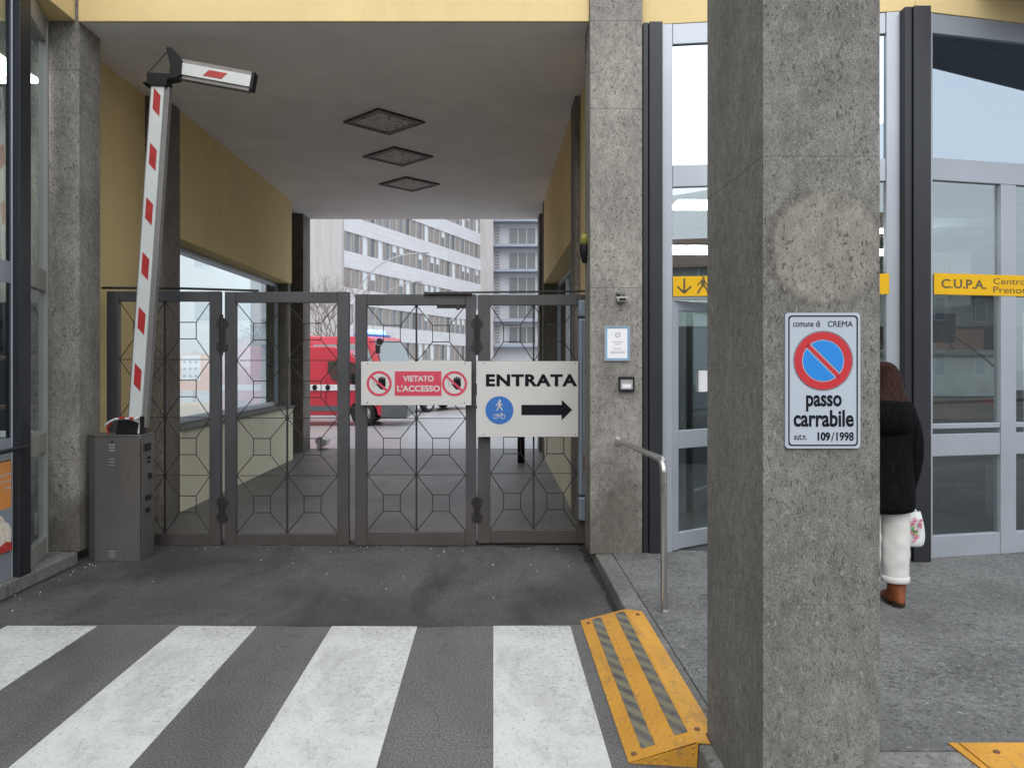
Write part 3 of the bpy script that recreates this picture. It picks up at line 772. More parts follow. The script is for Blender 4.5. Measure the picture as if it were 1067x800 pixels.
stroke(m, [(520.4, 419), (520.2, 423.4)], 2.4); stroke(m, [(520.2, 423), (517.6, 427.6)], 1.1); stroke(m, [(520.4, 423), (522.2, 425), (523.6, 427.6)], 1.1)
stroke(m, [(519.8, 419.6), (517.4, 421.4), (517.2, 423)], .8); stroke(m, [(520.8, 419.6), (523.6, 422)], .8)
m.ring((ex(516.6), ez(433.8)), 1.9*sE, 2.5*sE, y0, y1, 20); m.ring((ex(524.0), ez(433.8)), 1.9*sE, 2.5*sE, y0, y1, 20)
stroke(m, [(516.6, 433.8), (519, 431.3), (523, 431.3), (520, 434), (519, 431.3)], .55); stroke(m, [(523, 431.3), (524, 433.8)], .55); stroke(m, [(522, 430), (523.4, 430), (523, 431.3)], .5)
obj('pictogram', m, 'sign_white', en)
m = MB()
for a, b in ((504, 378.5), (504, 452.5), (599.5, 378.5), (599.5, 452.5)): m.disc((ex(a), ez(b)), .6*sE, YE-.0055, YE-.0031, 10)
obj('screw', m, 'rod', en)

# VIETATO sign
m0 = thing('no_access_sign', (ex(433.5), YE, ez(422)), 'white sign with red VIETATO L\'ACCESSO panel and two prohibited-hand symbols on the gate', 'sign')
obj('plate', B(ex(376.3), ex(491.2), YE-.003, YE+.004, ez(422), ez(376.6)), 'sign_white', m0, .0015)
obj('red_panel', B(ex(411.4), ex(460), YE-.0046, YE-.0031, ez(412.4), ez(386.8)), 'sign_red', m0)
obj('lettering', MB().text('VIETATO', ex(420), ex(452), ez(397.5), ez(391.3), YE-.0046, .0012, .03).text("L'ACCESSO", ex(414), ex(458.5), ez(408), ez(401.3), YE-.0046, .0012, .03), 'sign_white', m0)
for cxp in (395.2, 473.6):
    m = MB(); m.ring((ex(cxp), ez(399.6)), 10.6*sE, 13.1*sE, YE-.005, YE-.0031); m.prism(bar(ex(cxp), ez(399.6), R(-42), 11*sE, 1.15*sE), YE-.0062, YE-.005, 'y'); obj('prohibition_ring', m, 'sign_red', m0)
    h = MB(); y0, y1 = YE-.0048, YE-.0033
    h.prism([(ex(cxp+a), ez(399.6+b)) for a, b in ((-2, 2), (-3.6, .8), (-2.5, .2), (-1, 1), (-1, -4.5), (6.5, -4.5), (6.8, 1.5), (5, 6), (1.5, 6))], y0, y1, 'y')
    for q_, (t, w) in enumerate(((-6.2, 0), (-7.2, 1.9), (-7.0, 3.8), (-6.0, 5.6))): stroke(h, [(cxp-.3+w, 399.6-4), (cxp+.1+w*1.05, 399.6+t)], 1.5)
    stroke(h, [(cxp-6.5, 398), (cxp-4.6, 398.6)], .35); stroke(h, [(cxp-6.8, 400.5), (cxp-5, 400.5)], .35); stroke(h, [(cxp-6.3, 403), (cxp-4.6, 402)], .35)
    obj('hand_symbol', h, 'sign_ink', m0)
m = MB()
for a, b in ((383, 378.8), (383, 419.5), (484, 378.8), (484, 419.5)): m.disc((ex(a), ez(b)), .6*sE, YE-.0055, YE-.0031, 10)
obj('screw', m, 'rod', m0)

# ================================================================== GATE
gate = thing('folding_gate', (-1.3, 7.05, 0), 'dark grey four-leaf metal gate with octagon lattice closing the passage', 'gate')
YG = 7.02; sG = YG/800
gx = lambda x: (x-514)*sG
gz = lambda y: 1.65+(380-y)*sG
def leaf(x0, x1, ix0, ix1, ztop, zbot, itop, ibot, yaw=0):
    fr_ = MB(); ya, yb = YG, YG+.06
    fr_.box(gx(x0), gx(ix0), ya, yb, gz(zbot), gz(ztop)); fr_.box(gx(ix1), gx(x1), ya, yb, gz(zbot), gz(ztop))
    fr_.box(gx(ix0)+.001, gx(ix1)-.001, ya+.003, yb-.003, gz(itop), gz(ztop)-.001); fr_.box(gx(ix0)+.001, gx(ix1)-.001, ya+.003, yb-.003, gz(zbot)+.001, gz(ibot))
    lf = obj('gate_leaf', fr_, 'gate_metal', gate, .004)
    la = MB(); X0, X1, Z1, Z0 = gx(ix0), gx(ix1), gz(itop), gz(ibot); yc = ya + .03; r = .0042
    nx, nz = 2, 4; cw = (X1-X0)/nx; ch = (Z1-Z0)/nz
    la.box((X0+X1)/2-.008, (X0+X1)/2+.008, yc-.008, yc+.008, Z0, Z1)
    for k in range(1, nz): la.tube([(X0, yc-.004, Z0+k*ch), (X1, yc-.004, Z0+k*ch)], r*.8, 6)
    for i in range(nx):
        for j in range(nz):
            cx_, cz_ = X0+(i+.5)*cw, Z0+(j+.5)*ch; hx, hz = .078, .076
            for sx in (-1, 1):
                la.tube([(cx_+sx*hx, yc, cz_-hz), (cx_+sx*hx, yc, cz_+hz)], r, 6)
                la.tube([(cx_-hx, yc, cz_+sx*hz), (cx_+hx, yc, cz_+sx*hz)], r, 6)
                for sz in (-1, 1):
                    la.tube([(cx_+sx*hx, yc, cz_+sz*hz), (cx_+sx*cw/2, yc, cz_+sz*ch/2)], r, 6)
    for j in range(nz+1): la.disc(((X0+X1)/2, Z0+j*ch), .016, yc-.010, yc+.010, 12)
    obj('lattice', la, 'rod', lf)
    return lf
leaf(111, 229.5, 123, 218, 303.5, 570, 314, 556)
leaf(234, 363.5, 245.5, 351.3, 304, 570, 315.3, 556)
leaf(370, 496, 382, 485.2, 306.5, 568.5, 318, 554)
leaf(498, 612.5, 511, 601.5, 307, 566, 318, 552)
for cx_ in (231.7, 497):
    for a, b in ((326, 372), (516, 546)):
        m = MB(); yy = YG-.012
        for k in (.24, .76): m.disc((gx(cx_), gz(a+(b-a)*k)), .052, yy, YG+.07, 24)
        m.box(gx(cx_)-.028, gx(cx_)+.028, yy-.001, YG+.06, gz(b-6), gz(a+6)); m.tube([(gx(cx_), YG-.016, gz(b-2)), (gx(cx_), YG-.016, gz(a+2))], .014, 10)
        obj('hinge', m, 'rod', gate, .002)
m = MB(); m.tube([(gx(104), YG+.04, gz(299.5)), (gx(180), YG+.04, gz(299.8)), (gx(268), YG+.04, gz(302.5))], .011, 8); m.tube([(gx(262), YG+.03, gz(304)), (gx(268), YG+.04, gz(302.5))], .011, 8)
m.tube([(gx(450), YG+.04, gz(304.8)), (gx(612), YG+.04, gz(302.8))], .009, 8)
obj('top_rod', m, 'rod', gate)
m = MB(); m.box(gx(442), gx(492), YG-.03, YG-.003, gz(307), gz(304.8)); m.box(gx(455), gx(485), YG+.015, YG+.05, gz(321), gz(318.1)); m.disc((gx(477), gz(320.5)), .02, YG-.01, YG+.05, 16)
obj('closer_arm', m, 'rod', gate)
m = MB(); m.box(gx(601.8), gx(613.5), YG-.085, YG-.004, gz(515), gz(332)); m.box(gx(601.8), gx(611.5), YG-.09, YG-.004, gz(541), gz(516)); m.box(gx(601.6), gx(613.0), YG-.09, YG-.004, gz(331), gz(313))
o = obj('guide_post', m, 'blue_steel', gate, .02, segs=3); o['label'] = 'blue-grey galvanised guide post'
m = MB(); 
for k in (606, 610): m.box(gx(k)-.002, gx(k)+.002, YG-.0875, YG-.0845, gz(512), gz(335))
obj('seam', m, 'rod', gate)
obj('lock_box', B(gx(606.5), gx(615.5), YG-.14, YG-.092, gz(487.5), gz(473)), 'rust', gate, .004)
m = MB()
for k in (347, 417, 513): m.box(gx(612.8), gx(615), YG-.08, YG-.03, gz(k+2), gz(k-2))
obj('bolt', m, 'rod', gate)
# bottom guide bolts
m = MB()
for k in (355, 378): m.tube([(gx(k), YG+.03, .004), (gx(k), YG+.03, gz(566))], .012, 8)
obj('drop_bolt', m, 'rod', gate)
m = MB(); m.box(-3.49, .79, YG+.065, YG+.12, .004, .03)
obj('threshold', m, 'gate_metal', gate)

# ================================================================== BARRIER
YB = 6.42; sB = YB/800
bx_ = lambda x: (x-514)*sB
bz_ = lambda y: 1.65+(380-y)*sB
bar_ = thing('barrier', (bx_(120), 6.55, .004), 'raised red and white striped barrier arm with grey metal housing left of the gate', 'barrier')
hx0, hx1, hz1 = bx_(89), bx_(147), bz_(455)
hs_ = MB(); hs_.prism([(hx0, 6.47), (hx0+.08, 6.42), (hx1, 6.42), (hx1+.006, 6.66), (hx0, 6.66)], .004, hz1, 'z')
H = obj('housing', hs_, 'housing', bar_, .006)
obj('lid', MB().prism([(hx0-.004, 6.465), (hx0+.078, 6.414), (hx1+.004, 6.414), (hx1+.01, 6.664), (hx0-.004, 6.664)], hz1+.001, hz1+.016, 'z'), 'housing', bar_, .004)
m = MB()
for y in (463, 466, 469): m.box(bx_(113.5), bx_(120), 6.4175, 6.4195, bz_(y+.8), bz_(y-.4))
for y in (478, 481, 484): m.box(bx_(113.5), bx_(119.5), 6.4175, 6.4195, bz_(y+.5), bz_(y-.3), M=None)
for y in (574, 577, 579.5): m.box(bx_(113.5), bx_(120), 6.4175, 6.4195, bz_(y+.6), bz_(y-.4))
obj('label_print', m, 'alu', bar_)
obj('keyhole', MB().disc((bx_(117), bz_(460.5)), .009, 6.414, 6.4195, 16), 'black', bar_)
m = MB(); xs_ = hx1+.008
for y0, y1, za, zb in ((6.48, 6.58, 463, 471), (6.53, 6.57, 477, 480), (6.53, 6.57, 482, 484), (6.55, 6.6, 495, 501), (6.5, 6.58, 518, 523), (6.5, 6.56, 531, 536)): m.box(xs_-.006, xs_+.006, y0, y1, bz_(zb), bz_(za))
obj('lock', m, 'black', bar_, .001)
obj('door_gap', B(hx1-.006, hx1-.001, 6.4175, 6.4195, .03, hz1-.02), 'black', bar_)
# arm: local x across, z along; leans a little to the right
p0 = Vector((bx_(136.5), 6.5, bz_(452))); p1 = Vector((bx_(161.7), 6.5, bz_(87)))
ax_ = (p1-p0).normalized(); La = (p1-p0).length
MA = Matrix.Translation(p0) @ Matrix(((ax_.z, 0, ax_.x, 0), (0, 1, 0, 0), (-ax_.x, 0, ax_.z, 0), (0, 0, 0, 1)))
wA = 13.2*sB/2
m = MB(); m.box(-wA, wA, -.03, .05, 0, La, M=MA); m.box(-wA-.012, -wA-.001, -.022, .05, .05, La-.002, 1, M=MA); m.box(wA+.001, wA+.040, -.012, .05, .05, La-.002, 1, M=MA)
AR = obj('arm', m, ['arm_white', 'arm_grey'], bar_, .003)
def paral(M, zc, hw=.030, hl=.088, sk=.03, par=None, flip=1):
    q_ = MB(); q_.prism([(-hw, zc-hl+sk), (hw, zc-hl-sk), (hw, zc+hl-sk), (-hw, zc+hl+sk)], -.0325, -.0302, 'y', M=M); return obj('red_mark', q_, 'red', par)
for y in (104.5, 162, 219, 276.5, 334, 393): paral(MA, (p0.z*0 + (bz_(y)-p0.z)/ax_.z), par=AR)
# tip segment
t0 = Vector((bx_(185), 6.5, bz_(68.8))); t1 = Vector((bx_(259.5), 6.5, bz_(82.4))); ad = (t1-t0).normalized(); Lt = (t1-t0).length
MT = Matrix.Translation(t0) @ Matrix(((ad.z, 0, ad.x, 0), (0, 1, 0, 0), (-ad.x, 0, ad.z, 0), (0, 0, 0, 1)))
m = MB(); hw_ = 6.2*sB; m.box(-hw_, hw_, -.03, .05, 0, Lt-.005, M=MT); m.box(-hw_-.035, -hw_-.001, -.015, .05, -.01, Lt-.01, 1, M=MT); m.box(hw_+.001, hw_+.032, -.015, .05, -.01, Lt-.01, 1, M=MT)
TP = obj('arm_tip', m, ['arm_white', 'arm_grey'], bar_, .003)
q_ = MB(); zc = .30; q_.prism([(-.028, zc-.055), (-.028, zc+.1), (.028, zc+.06), (.028, zc-.1)], -.0325, -.0302, 'y', M=MT); obj('red_mark', q_, 'red', TP)
m = MB(); m.box(-hw_-.03, hw_+.022, -.036, .056, Lt-.004, Lt+.022, M=MT); obj('end_cap', m, 'black', TP, .003)
m = MB(); m.prism([(bx_(a), bz_(b)) for a, b in ((171, 47.5), (177, 48), (184, 56), (187.5, 61), (186.5, 77), (181, 80), (173.5, 80), (175.5, 66))], 6.45, 6.56, 'y')
m.prism([(bx_(a), bz_(b)) for a, b in ((151, 74), (172, 75), (180, 76), (179, 80), (172, 81), (171.5, 88), (155, 87.5), (152, 85), (147, 86), (147, 83.5), (150.5, 83))], 6.452, 6.57, 'y')
obj('joint', m, 'black', bar_, .004)
m = MB(); m.tube([(bx_(150.5), 6.48, bz_(74)), (bx_(152), 6.48, bz_(72)), (bx_(171.5), 6.48, bz_(50.5))], .005, 8); obj('joint_cable', m, 'rod', bar_)
m = MB(); m.prism([(bx_(a), bz_(b)) for a, b in ((118, 453), (140, 453), (142, 441), (131, 437), (120, 438))], 6.46, 6.53, 'y'); m.box(bx_(143.5), bx_(146.5), 6.45, 6.53, bz_(452), bz_(434)); obj('arm_clamp', m, 'black', bar_, .006)
m = MB(); m.tube([(bx_(108), 6.445, bz_(443)), (bx_(114), 6.435, bz_(439)), (bx_(120), 6.43, bz_(436.5)), (bx_(131), 6.43, bz_(436)), (bx_(139), 6.43, bz_(437)), (bx_(143), 6.45, bz_(434.5))], .010, 8)
m.tube([(bx_(112), 6.44, bz_(452)), (bx_(110), 6.44, bz_(447)), (bx_(115), 6.44, bz_(440))], .007, 8, 1)
m.tube([(bx_(124), 6.425, bz_(435.3)), (bx_(130), 6.425, bz_(435.2))], .0125, 8, 1); m.tube([(bx_(135), 6.425, bz_(435.8)), (bx_(139), 6.425, bz_(436.2))], .0125, 8, 1)
obj('warning_tape', m, ['arm_white', 'red'], bar_)

# ================================================================== SMALL THINGS ON THE RIGHT COLUMN
YC = 6.298; sC = YC/800
kx = lambda x: (x-514)*sC
kz = lambda y: 1.65+(380-y)*sC
n = thing('notice', (kx(642.5), YC, kz(376)), 'small framed white notice with blue edge on the stone column', 'notice')
m = MB(); frame_poly(m, [(kx(656.5), kz(339.5)), (kx(629.5), kz(339.5)), (kx(629.5), kz(376)), (kx(656.5), kz(376))], [(kx(655.2), kz(340.8)), (kx(630.8), kz(340.8)), (kx(630.8), kz(374.7)), (kx(655.2), kz(374.7))], YC-.014, YC); obj('frame', m, 'alu', n)
m = MB(); frame_poly(m, [(kx(655), kz(341)), (kx(631), kz(341)), (kx(631), kz(374.5)), (kx(655), kz(374.5))], [(kx(653.6), kz(342.2)), (kx(632.6), kz(342.2)), (kx(632.6), kz(373.3)), (kx(653.6), kz(373.3))], YC-.009, YC); obj('border', m, 'paper_blue', n)
obj('sheet', B(kx(632.7), kx(653.5), YC-.008, YC, kz(373.2), kz(342.3)), 'paper', n)
m = MB(); m.ring((kx(643.5), kz(349)), 2.2*sC, 2.7*sC, YC-.0095, YC-.0082, 24); 
for k, (a, b, c) in enumerate(((642, 645, 349), (638, 649, 356), (640, 647, 358.5), (639, 648, 363), (636, 651, 366), (636, 651, 367.7))): m.box(kx(a), kx(b), YC-.0095, YC-.0082, kz(c+.35), kz(c))
obj('print', m, 'ink_grey', n)
i_ = thing('intercom', (kx(652.5), YC, kz(408)), 'small square metal intercom on the stone column below the notice', 'intercom')
m = MB(); frame_poly(m, [(kx(660.5), kz(392.5)), (kx(644.5), kz(392.5)), (kx(644.5), kz(407.5)), (kx(660.5), kz(407.5))], [(kx(659), kz(394.8)), (kx(646), kz(394.8)), (kx(646), kz(405.5)), (kx(659), kz(405.5))], YC-.03, YC); obj('housing', m, 'black', i_)
obj('face', B(kx(646), kx(659), YC-.02, YC, kz(405.5), kz(394.8)), 'rim', i_); obj('nameplate', B(kx(648), kx(657), YC-.023, YC-.0205, kz(404), kz(400)), 'paper', i_)
s1 = thing('wall_sensor', (kx(646), YC, kz(317)), 'small grey flood lamp bracket on the stone column above the notice', 'lamp')
m = MB(); m.prism([(kx(640.5), kz(310)), (kx(653), kz(310)), (kx(651), kz(315)), (kx(642.5), kz(315))], YC-.075, YC-.01, 'y'); obj('housing', m, 'alu_warm', s1, .004)
m = MB(); m.box(kx(642), kx(650), YC-.05, YC, kz(307), kz(304.5)); m.box(kx(645), kx(648), YC-.04, YC-.01, kz(309.9), kz(307)); obj('bracket', m, 'kerb', s1, .002)
obj('lens', B(kx(643.5), kx(650.5), YC-.078, YC-.0755, kz(314), kz(311.5)), 'black', s1)
# beacon on the inner side of the right column
bc = thing('beacon', (.76, 6.5, kz(270)), 'black and yellow flashing beacon on the inner side of the right column', 'beacon')
m = MB(); yb_ = 6.50; X_ = .772; r_ = .042
def lathe(m, cx, cy, prof, n=20, mi=0, smooth=True):
    m.loft([[(cx + r*math.cos(2*math.pi*k/n), cy + r*math.sin(2*math.pi*k/n), z) for k in range(n)] for r, z in prof], mi, smooth)
lathe(m, X_, yb_, [(.012, kz(271)), (.025, kz(268)), (.036, kz(263)), (.042, kz(256)), (.038, kz(251))]); m.box(X_, .796, yb_-.03, yb_+.03, kz(266), kz(256)); obj('base', m, 'black', bc, .002)
m = MB(); lathe(m, X_, yb_, [(.034, kz(250.8)), (.034, kz(243)), (.028, kz(240)), (.005, kz(238.6))]); obj('lens', m, 'beacon_yellow', bc)
# handrail
hr = thing('handrail', (1.07, 5.5, .1), 'stainless steel tube handrail from the stone column down to the pavement', 'handrail')
top = Vector((1.072, 4.84, 1.045)); st_ = Vector((1.03, 6.29, 1.03))
pts = [st_, Vector((1.035, 6.1, 1.032))]
pts += [Vector((1.07, 4.92, 1.048))]
for k in range(1, 7): w = R(90*k/6); pts.append(Vector((1.072, 4.92-.08*math.sin(w), 1.048-.08*(1-math.cos(w)))))
pts += [Vector((1.075, 4.84, .5)), Vector((1.077, 4.84, .1))]
obj('tube', MB().tube(pts, .0215, 16), 'rail_steel', hr)
m = MB(); m.tube([(1.03, 6.299, 1.03), (1.03, 6.288, 1.03)], .04, 20); m.tube([(1.077, 4.84, .1), (1.077, 4.84, .106)], .045, 20); obj('flange', m, 'rail_steel', hr)

# ================================================================== YELLOW RAMPS
rp = thing('kerb_ramp', (.75, 4.0, 0), 'yellow checker plate ramp with two hazard strips beside the zebra crossing and pillar', 'ramp')
ya, yb, yc_, yd = 3.18, 4.94, 4.80, 3.12
def rampz(x): return .006 + min(1, (x-.56)/.27)*.106
m = MB()
for u0, u1, w0, w1 in ((.56, .83, .006, .112), (.83, .884, .112, .112), (.884, .93, .112, .112)):
    def ye(x, s_, u0=u0): return (3.21 if u0 > .88 else ya + (x-.56)/.37*(yd-ya)) if s_ else (yb + (x-.56)/.37*(yc_-yb))
    t_ = .003 if u0 < .6 else .006
    vs = [(u0, ye(u0, 1), w0), (u0, ye(u0, 0), w0), (u1, ye(u1, 0), w1), (u1, ye(u1, 1), w1)]; vs += [(x, y, z-t_) for x, y, z in vs]
    m.add(vs, [(0, 1, 2, 3), (4, 7, 6, 5), (0, 3, 7, 4), (1, 5, 6, 2), (3, 2, 6, 7), (0, 4, 5, 1)])
obj('plate', m, 'ramp_yellow', rp)
m = MB(); m.add([(.565, 3.176, .003), (.836, 3.132, .106), (.836, 3.150, 0), (.565, 3.180, .003), (.836, 3.137, .106), (.836, 3.155, 0)], [(0, 2, 1), (3, 4, 5), (0, 3, 5, 2), (2, 5, 4, 1), (1, 4, 3, 0)])
obj('end_flap', m, 'ramp_yellow', rp)
for (a, b) in ((.625, .68), (.765, .818)):
    m = MB(); yA, yB = 3.24, 4.90 - (a-.56)*.35
    za, zb = rampz(a)+.0025, rampz(b)+.0025
    m.add([(a, yA, za), (b, yA-.01, zb), (b, yB-.02, zb), (a, yB, za), (a, yA, za-.002), (b, yA-.01, zb-.002), (b, yB-.02, zb-.002), (a, yB, za-.002)], [(0, 1, 2, 3), (7, 6, 5, 4), (0, 4, 5, 1), (1, 5, 6, 2), (2, 6, 7, 3), (3, 7, 4, 0)])
    obj('hazard_strip', m, 'hazard_tape', rp)
m = MB()
for x, y in ((.59, 3.22), (.60, 4.84), (.86, 3.24), (.89, 4.73)): m.tube([(x, y, rampz(x)), (x, y, rampz(x)+.006)], .012, 12)
obj('bolt', m, 'rust', rp)
r2 = thing('kerb_ramp', (2.9, 2.7, 0), 'yellow checker plate ramp on the kerb in the bottom right corner', 'ramp')
m = MB(); m.prism([(2.1, 0), (2.1, .006), (2.5, .112), (3.13, .112), (3.13, .104), (2.5, .104), (2.14, 0)], 1.90, 3.9, 'x'); obj('plate', m, 'ramp_yellow', r2)
m = MB(); m.prism([(1.86, 3.14), (1.898, 3.14), (1.898, 2.52), (1.93, 2.3), (1.9, 2.3)], .101, .107, 'z'); obj('end_flap', m, 'ramp_yellow', r2)
m = MB()
for a in (2.0, 3.1, 3.7): m.tube([(a, 3.05, .112), (a, 3.05, .118)], .012, 12)
obj('bolt', m, 'rust', r2)

# ================================================================== YELLOW SIGN BANDS ON THE GLASS
def band(origin, ang, u0, u1, z0, z1, label, drawer, y=-.001):
    t = thing('sign_band', (origin[0]+math.cos(ang)*u0, origin[1]+math.sin(ang)*u0, z0), label, 'sign', ang)
    obj('band', B(0, u1-u0, y-.003, y, 0, z1-z0), 'band_yellow', t, local=True)
    drawer(t); return t
def drA(t):
    m = MB(); h = .165
    y0_, y1_ = -.0088, -.0071
    def st(pts, w):
        for a, b in zip(pts, pts[1:]):
            A = Vector(a); Bq = Vector(b); d = (Bq-A).normalized(); n_ = Vector((-d.y, d.x))*w/2; m.prism([tuple(A-n_), tuple(Bq-n_), tuple(Bq+n_), tuple(A+n_)], y0_, y1_, 'y')
    st([(.09, .145), (.09, .03)], .016); st([(.035, .08), (.09, .028), (.145, .08)], .016)
    m.disc((.245, .148), .011, y0_, y1_, 16); st([(.243, .135), (.240, .085)], .03); st([(.24, .09), (.21, .045), (.195, .02)], .014); st([(.242, .09), (.268, .06), (.285, .02)], .014); st([(.235, .13), (.205, .10), (.195, .09)], .01); st([(.25, .13), (.272, .09), (.29, .085)], .01)
    obj('pictogram', m, 'band_ink', t, local=True)
ca_, sa_ = math.cos(angA), math.sin(angA)
band((1.397, 6.36), angA, .09, 1.78, 2.215, 2.378, 'yellow sign band with down arrow and walking figure above the open door', drA, y=-.004)
def drC(t):
    m = MB(); w0 = 0
    u = lambda x: uC(x) - uC(973)
    m.text('C.U.P.A.', u(980.5), u(1027), .05, .125, -.004, .0012, .02)
    m.text('Centro Unico', u(1034.5), u(1034.5)+.62, .093, .145, -.004, .0012, .0)
    m.text('Prenotazioni', u(1034.5), u(1034.5)+.60, .022, .075, -.004, .0012, .0)
    obj('lettering', m, 'band_ink', t, local=True)
band((oC[0], oC[1]), angC, uC(973), 1.9, 2.215, 2.385, 'yellow C.U.P.A. sign band across the glass front at the right edge', drC)

# ================================================================== THINGS INSIDE, SEEN THROUGH THE GLASS
def inbox(name, label, cat, parts, loc):
    t = thing(name, loc, label, cat)
    for nm, mb_, mt in parts: obj(nm, mb_, mt, t, .008)
    return t
YI = 8.4; si = YI/800
ix = lambda x: (x-514)*si
iz = lambda y: 1.65+(380-y)*si
inbox('wall_cabinet', 'white wall cabinet behind the glass above the yellow C.U.P.A. band', 'cabinet', [('body', B(ix(966), ix(1012), YI, YI+.5, iz(318), iz(262)), 'interior_white'), ('door', B(ix(968), ix(988), YI-.02, YI-.002, iz(314), iz(264)), 'interior_white'), ('door', B(ix(990), ix(1010), YI-.02, YI-.002, iz(314), iz(264)), 'interior_white')], (ix(990), YI, iz(318)))
inbox('counter', 'white reception counter with wooden front behind the lower glass', 'counter', [('worktop', B(3.6, 5.25, 7.75, 8.5, 1.74, 1.80), 'alu_warm'), ('panel', B(3.65, 5.2, 7.8, 8.45, 1.33, 1.735), 'interior_white'), ('front', B(3.7, 5.15, 7.85, 8.4, 1.10, 1.325), 'interior_wood'), ('base', B(3.75, 5.10, 7.95, 8.4, .106, 1.095), 'black')], (4.4, 8.1, .106))
inbox('monitor', 'dark computer monitor on the reception counter behind the glass', 'monitor', [('screen', B(4.35, 4.85, 8.05, 8.09, 1.88, 2.19), 'black'), ('stand', B(4.55, 4.65, 8.06, 8.12, 1.80, 1.90), 'alu_warm'), ('foot', B(4.48, 4.72, 8.0, 8.2, 1.801, 1.815), 'alu_warm')], (4.6, 8.1, 1.8))
m = MB(); m.box(4.93, 5.12, 7.68, 7.75, 1.24, 1.31); rd = obj('red_button', m, 'red', None, .02); tag(rd, 'small red plastic box on the counter behind the glass', 'box')
m = MB(); cp = [(4.6, 7.7, 1.80)]
for k in range(26): w = k/25; cp.append((4.55+.75*w - .25*math.sin(w*7), 7.6, 1.82 - .55*w + .28*math.sin(w*6)))
m.tube(cp, .008, 8); tag(obj('cable', m, 'cable'), 'black looping cable hanging in front of the counter behind the glass', 'cable')
inbox('display_board', 'pale green display board on a stand behind the glass at the right edge', 'board', [('board', B(5.55, 6.9, 8.0, 8.05, .9, 2.2), 'interior_white'), ('leg', B(5.7, 5.75, 8.06, 8.1, .106, 2.0), 'alu'), ('leg', B(6.7, 6.75, 8.06, 8.1, .106, 2.0), 'alu')], (6.2, 8.05, .106))
def hall_light(x, y, lab, w=.6, l=1.2, z=3.2):
    t = thing('ceiling_light', (x, y, z), lab, 'lamp', 0, 'ceiling light panels in the entrance hall')
    m = MB(); frame_poly_z = m
    m.box(-w/2-.02, w/2+.02, -l/2-.02, l/2+.02, .0, .012); obj('frame', m, 'interior_white', t, local=True)
    obj('diffuser', B(-w/2, w/2, -l/2, l/2, -.004, -.001), 'light_panel', t, local=True); return t
hall_light(2.02, 7.45, 'lit ceiling panel nearest the open door, seen above the yellow arrow band', .55, .45)
hall_light(2.75, 10.4, 'lit ceiling panel deep in the entrance hall, seen just above the yellow arrow band', 1.1, .8)
hall_light(5.2, 10.6, 'added ceiling panel brightening the hall, deep behind the white cabinet', 1.1, .6)  # extra panel added out of view to brighten the dark hall
hall_light(4.6, 8.9, 'added ceiling panel brightening the hall above the counter', .5, .3)  # another added panel, fills the hall with light around the counter
sl_ = hall_light(-4.45, 6.55, 'lit ceiling panel inside the shop at the left edge', .5, 1.3, 4.29); sl_['group'] = 'ceiling light panels in the shop'
# shop things
t = thing('poster', (-3.595, 5.3, .30), 'orange and white ice cream poster inside the shop window at the left edge', 'poster')
obj('sheet', B(-3.618, -3.612, 4.6, 5.565, .31, .955), 'terracotta', t)
obj('picture', B(-3.611, -3.609, 4.6, 5.565, .31, .62), 'slab_grey', t)
m = MB(); 
for cy, cz, r in ((5.455, .43, .105), (5.33, .40, .10), (5.41, .51, .075)): m.prism([(cy+r*math.cos(2*math.pi*k/28), max(.312, cz+r*math.sin(2*math.pi*k/28))) for k in range(28)], -3.6085, -3.607+.0001*cy, 'x')
obj('ice_cream', m, 'icecream', t)
m = MB(); m.prism([(5.37, .312), (5.565, .312), (5.565, .36), (5.50, .385), (5.42, .36)], -3.6065, -3.605, 'x'); obj('berries', m, 'berry', t)
MR = Matrix(((0, 1, 0, -3.6085), (1, 0, 0, 0), (0, 0, 1, 0), (0, 0, 0, 1)))
m = MB()
for tx, a, b, z in (('ong con', 5.40, 5.555, .845), ('di pou', 5.44, 5.555, .80), ('mia', 5.49, 5.555, .755)):
    sub = MB().text(tx, a, b, z, z+.028, 0, .001, 0); m.add([(-3.6095 - v.y*-1, v.x, v.z) for v in sub.v], sub.f)
obj('lettering', m, 'sign_white', t)
t.location.x += .118
inbox('shop_counter', 'dark counter standing inside the shop at the left edge', 'counter', [('top', B(-6.2, -4.1, 6.2, 7.0, 1.0, 1.05), 'interior_white'), ('front', B(-6.15, -4.15, 6.25, 6.95, .106, .995), 'black')], (-5.2, 6.6, .106))
inbox('shelf_unit', 'dark shelf unit against the shop wall at the left edge', 'shelf', [('back', B(-6.5, -3.95, 8.0, 8.14, .106, 2.3), 'black'), ('shelf', B(-6.45, -4.0, 7.7, 7.99, 1.2, 1.24), 'interior_wood'), ('shelf', B(-6.45, -4.0, 7.7, 7.99, 1.7, 1.74), 'interior_wood')], (-5.2, 8.0, .106))

# ================================================================== HOSPITAL BLOCK BEHIND
D0 = 72.0; uu = Vector((.3694, .9293)); H0 = Vector((-.195*D0, D0)); Lh = 35.8
hb = thing('hospital_building', (H0.x, H0.y, 0), 'long pale block with window rows between white bands and a blank concrete end wall', 'building', math.atan2(uu.y, uu.x))
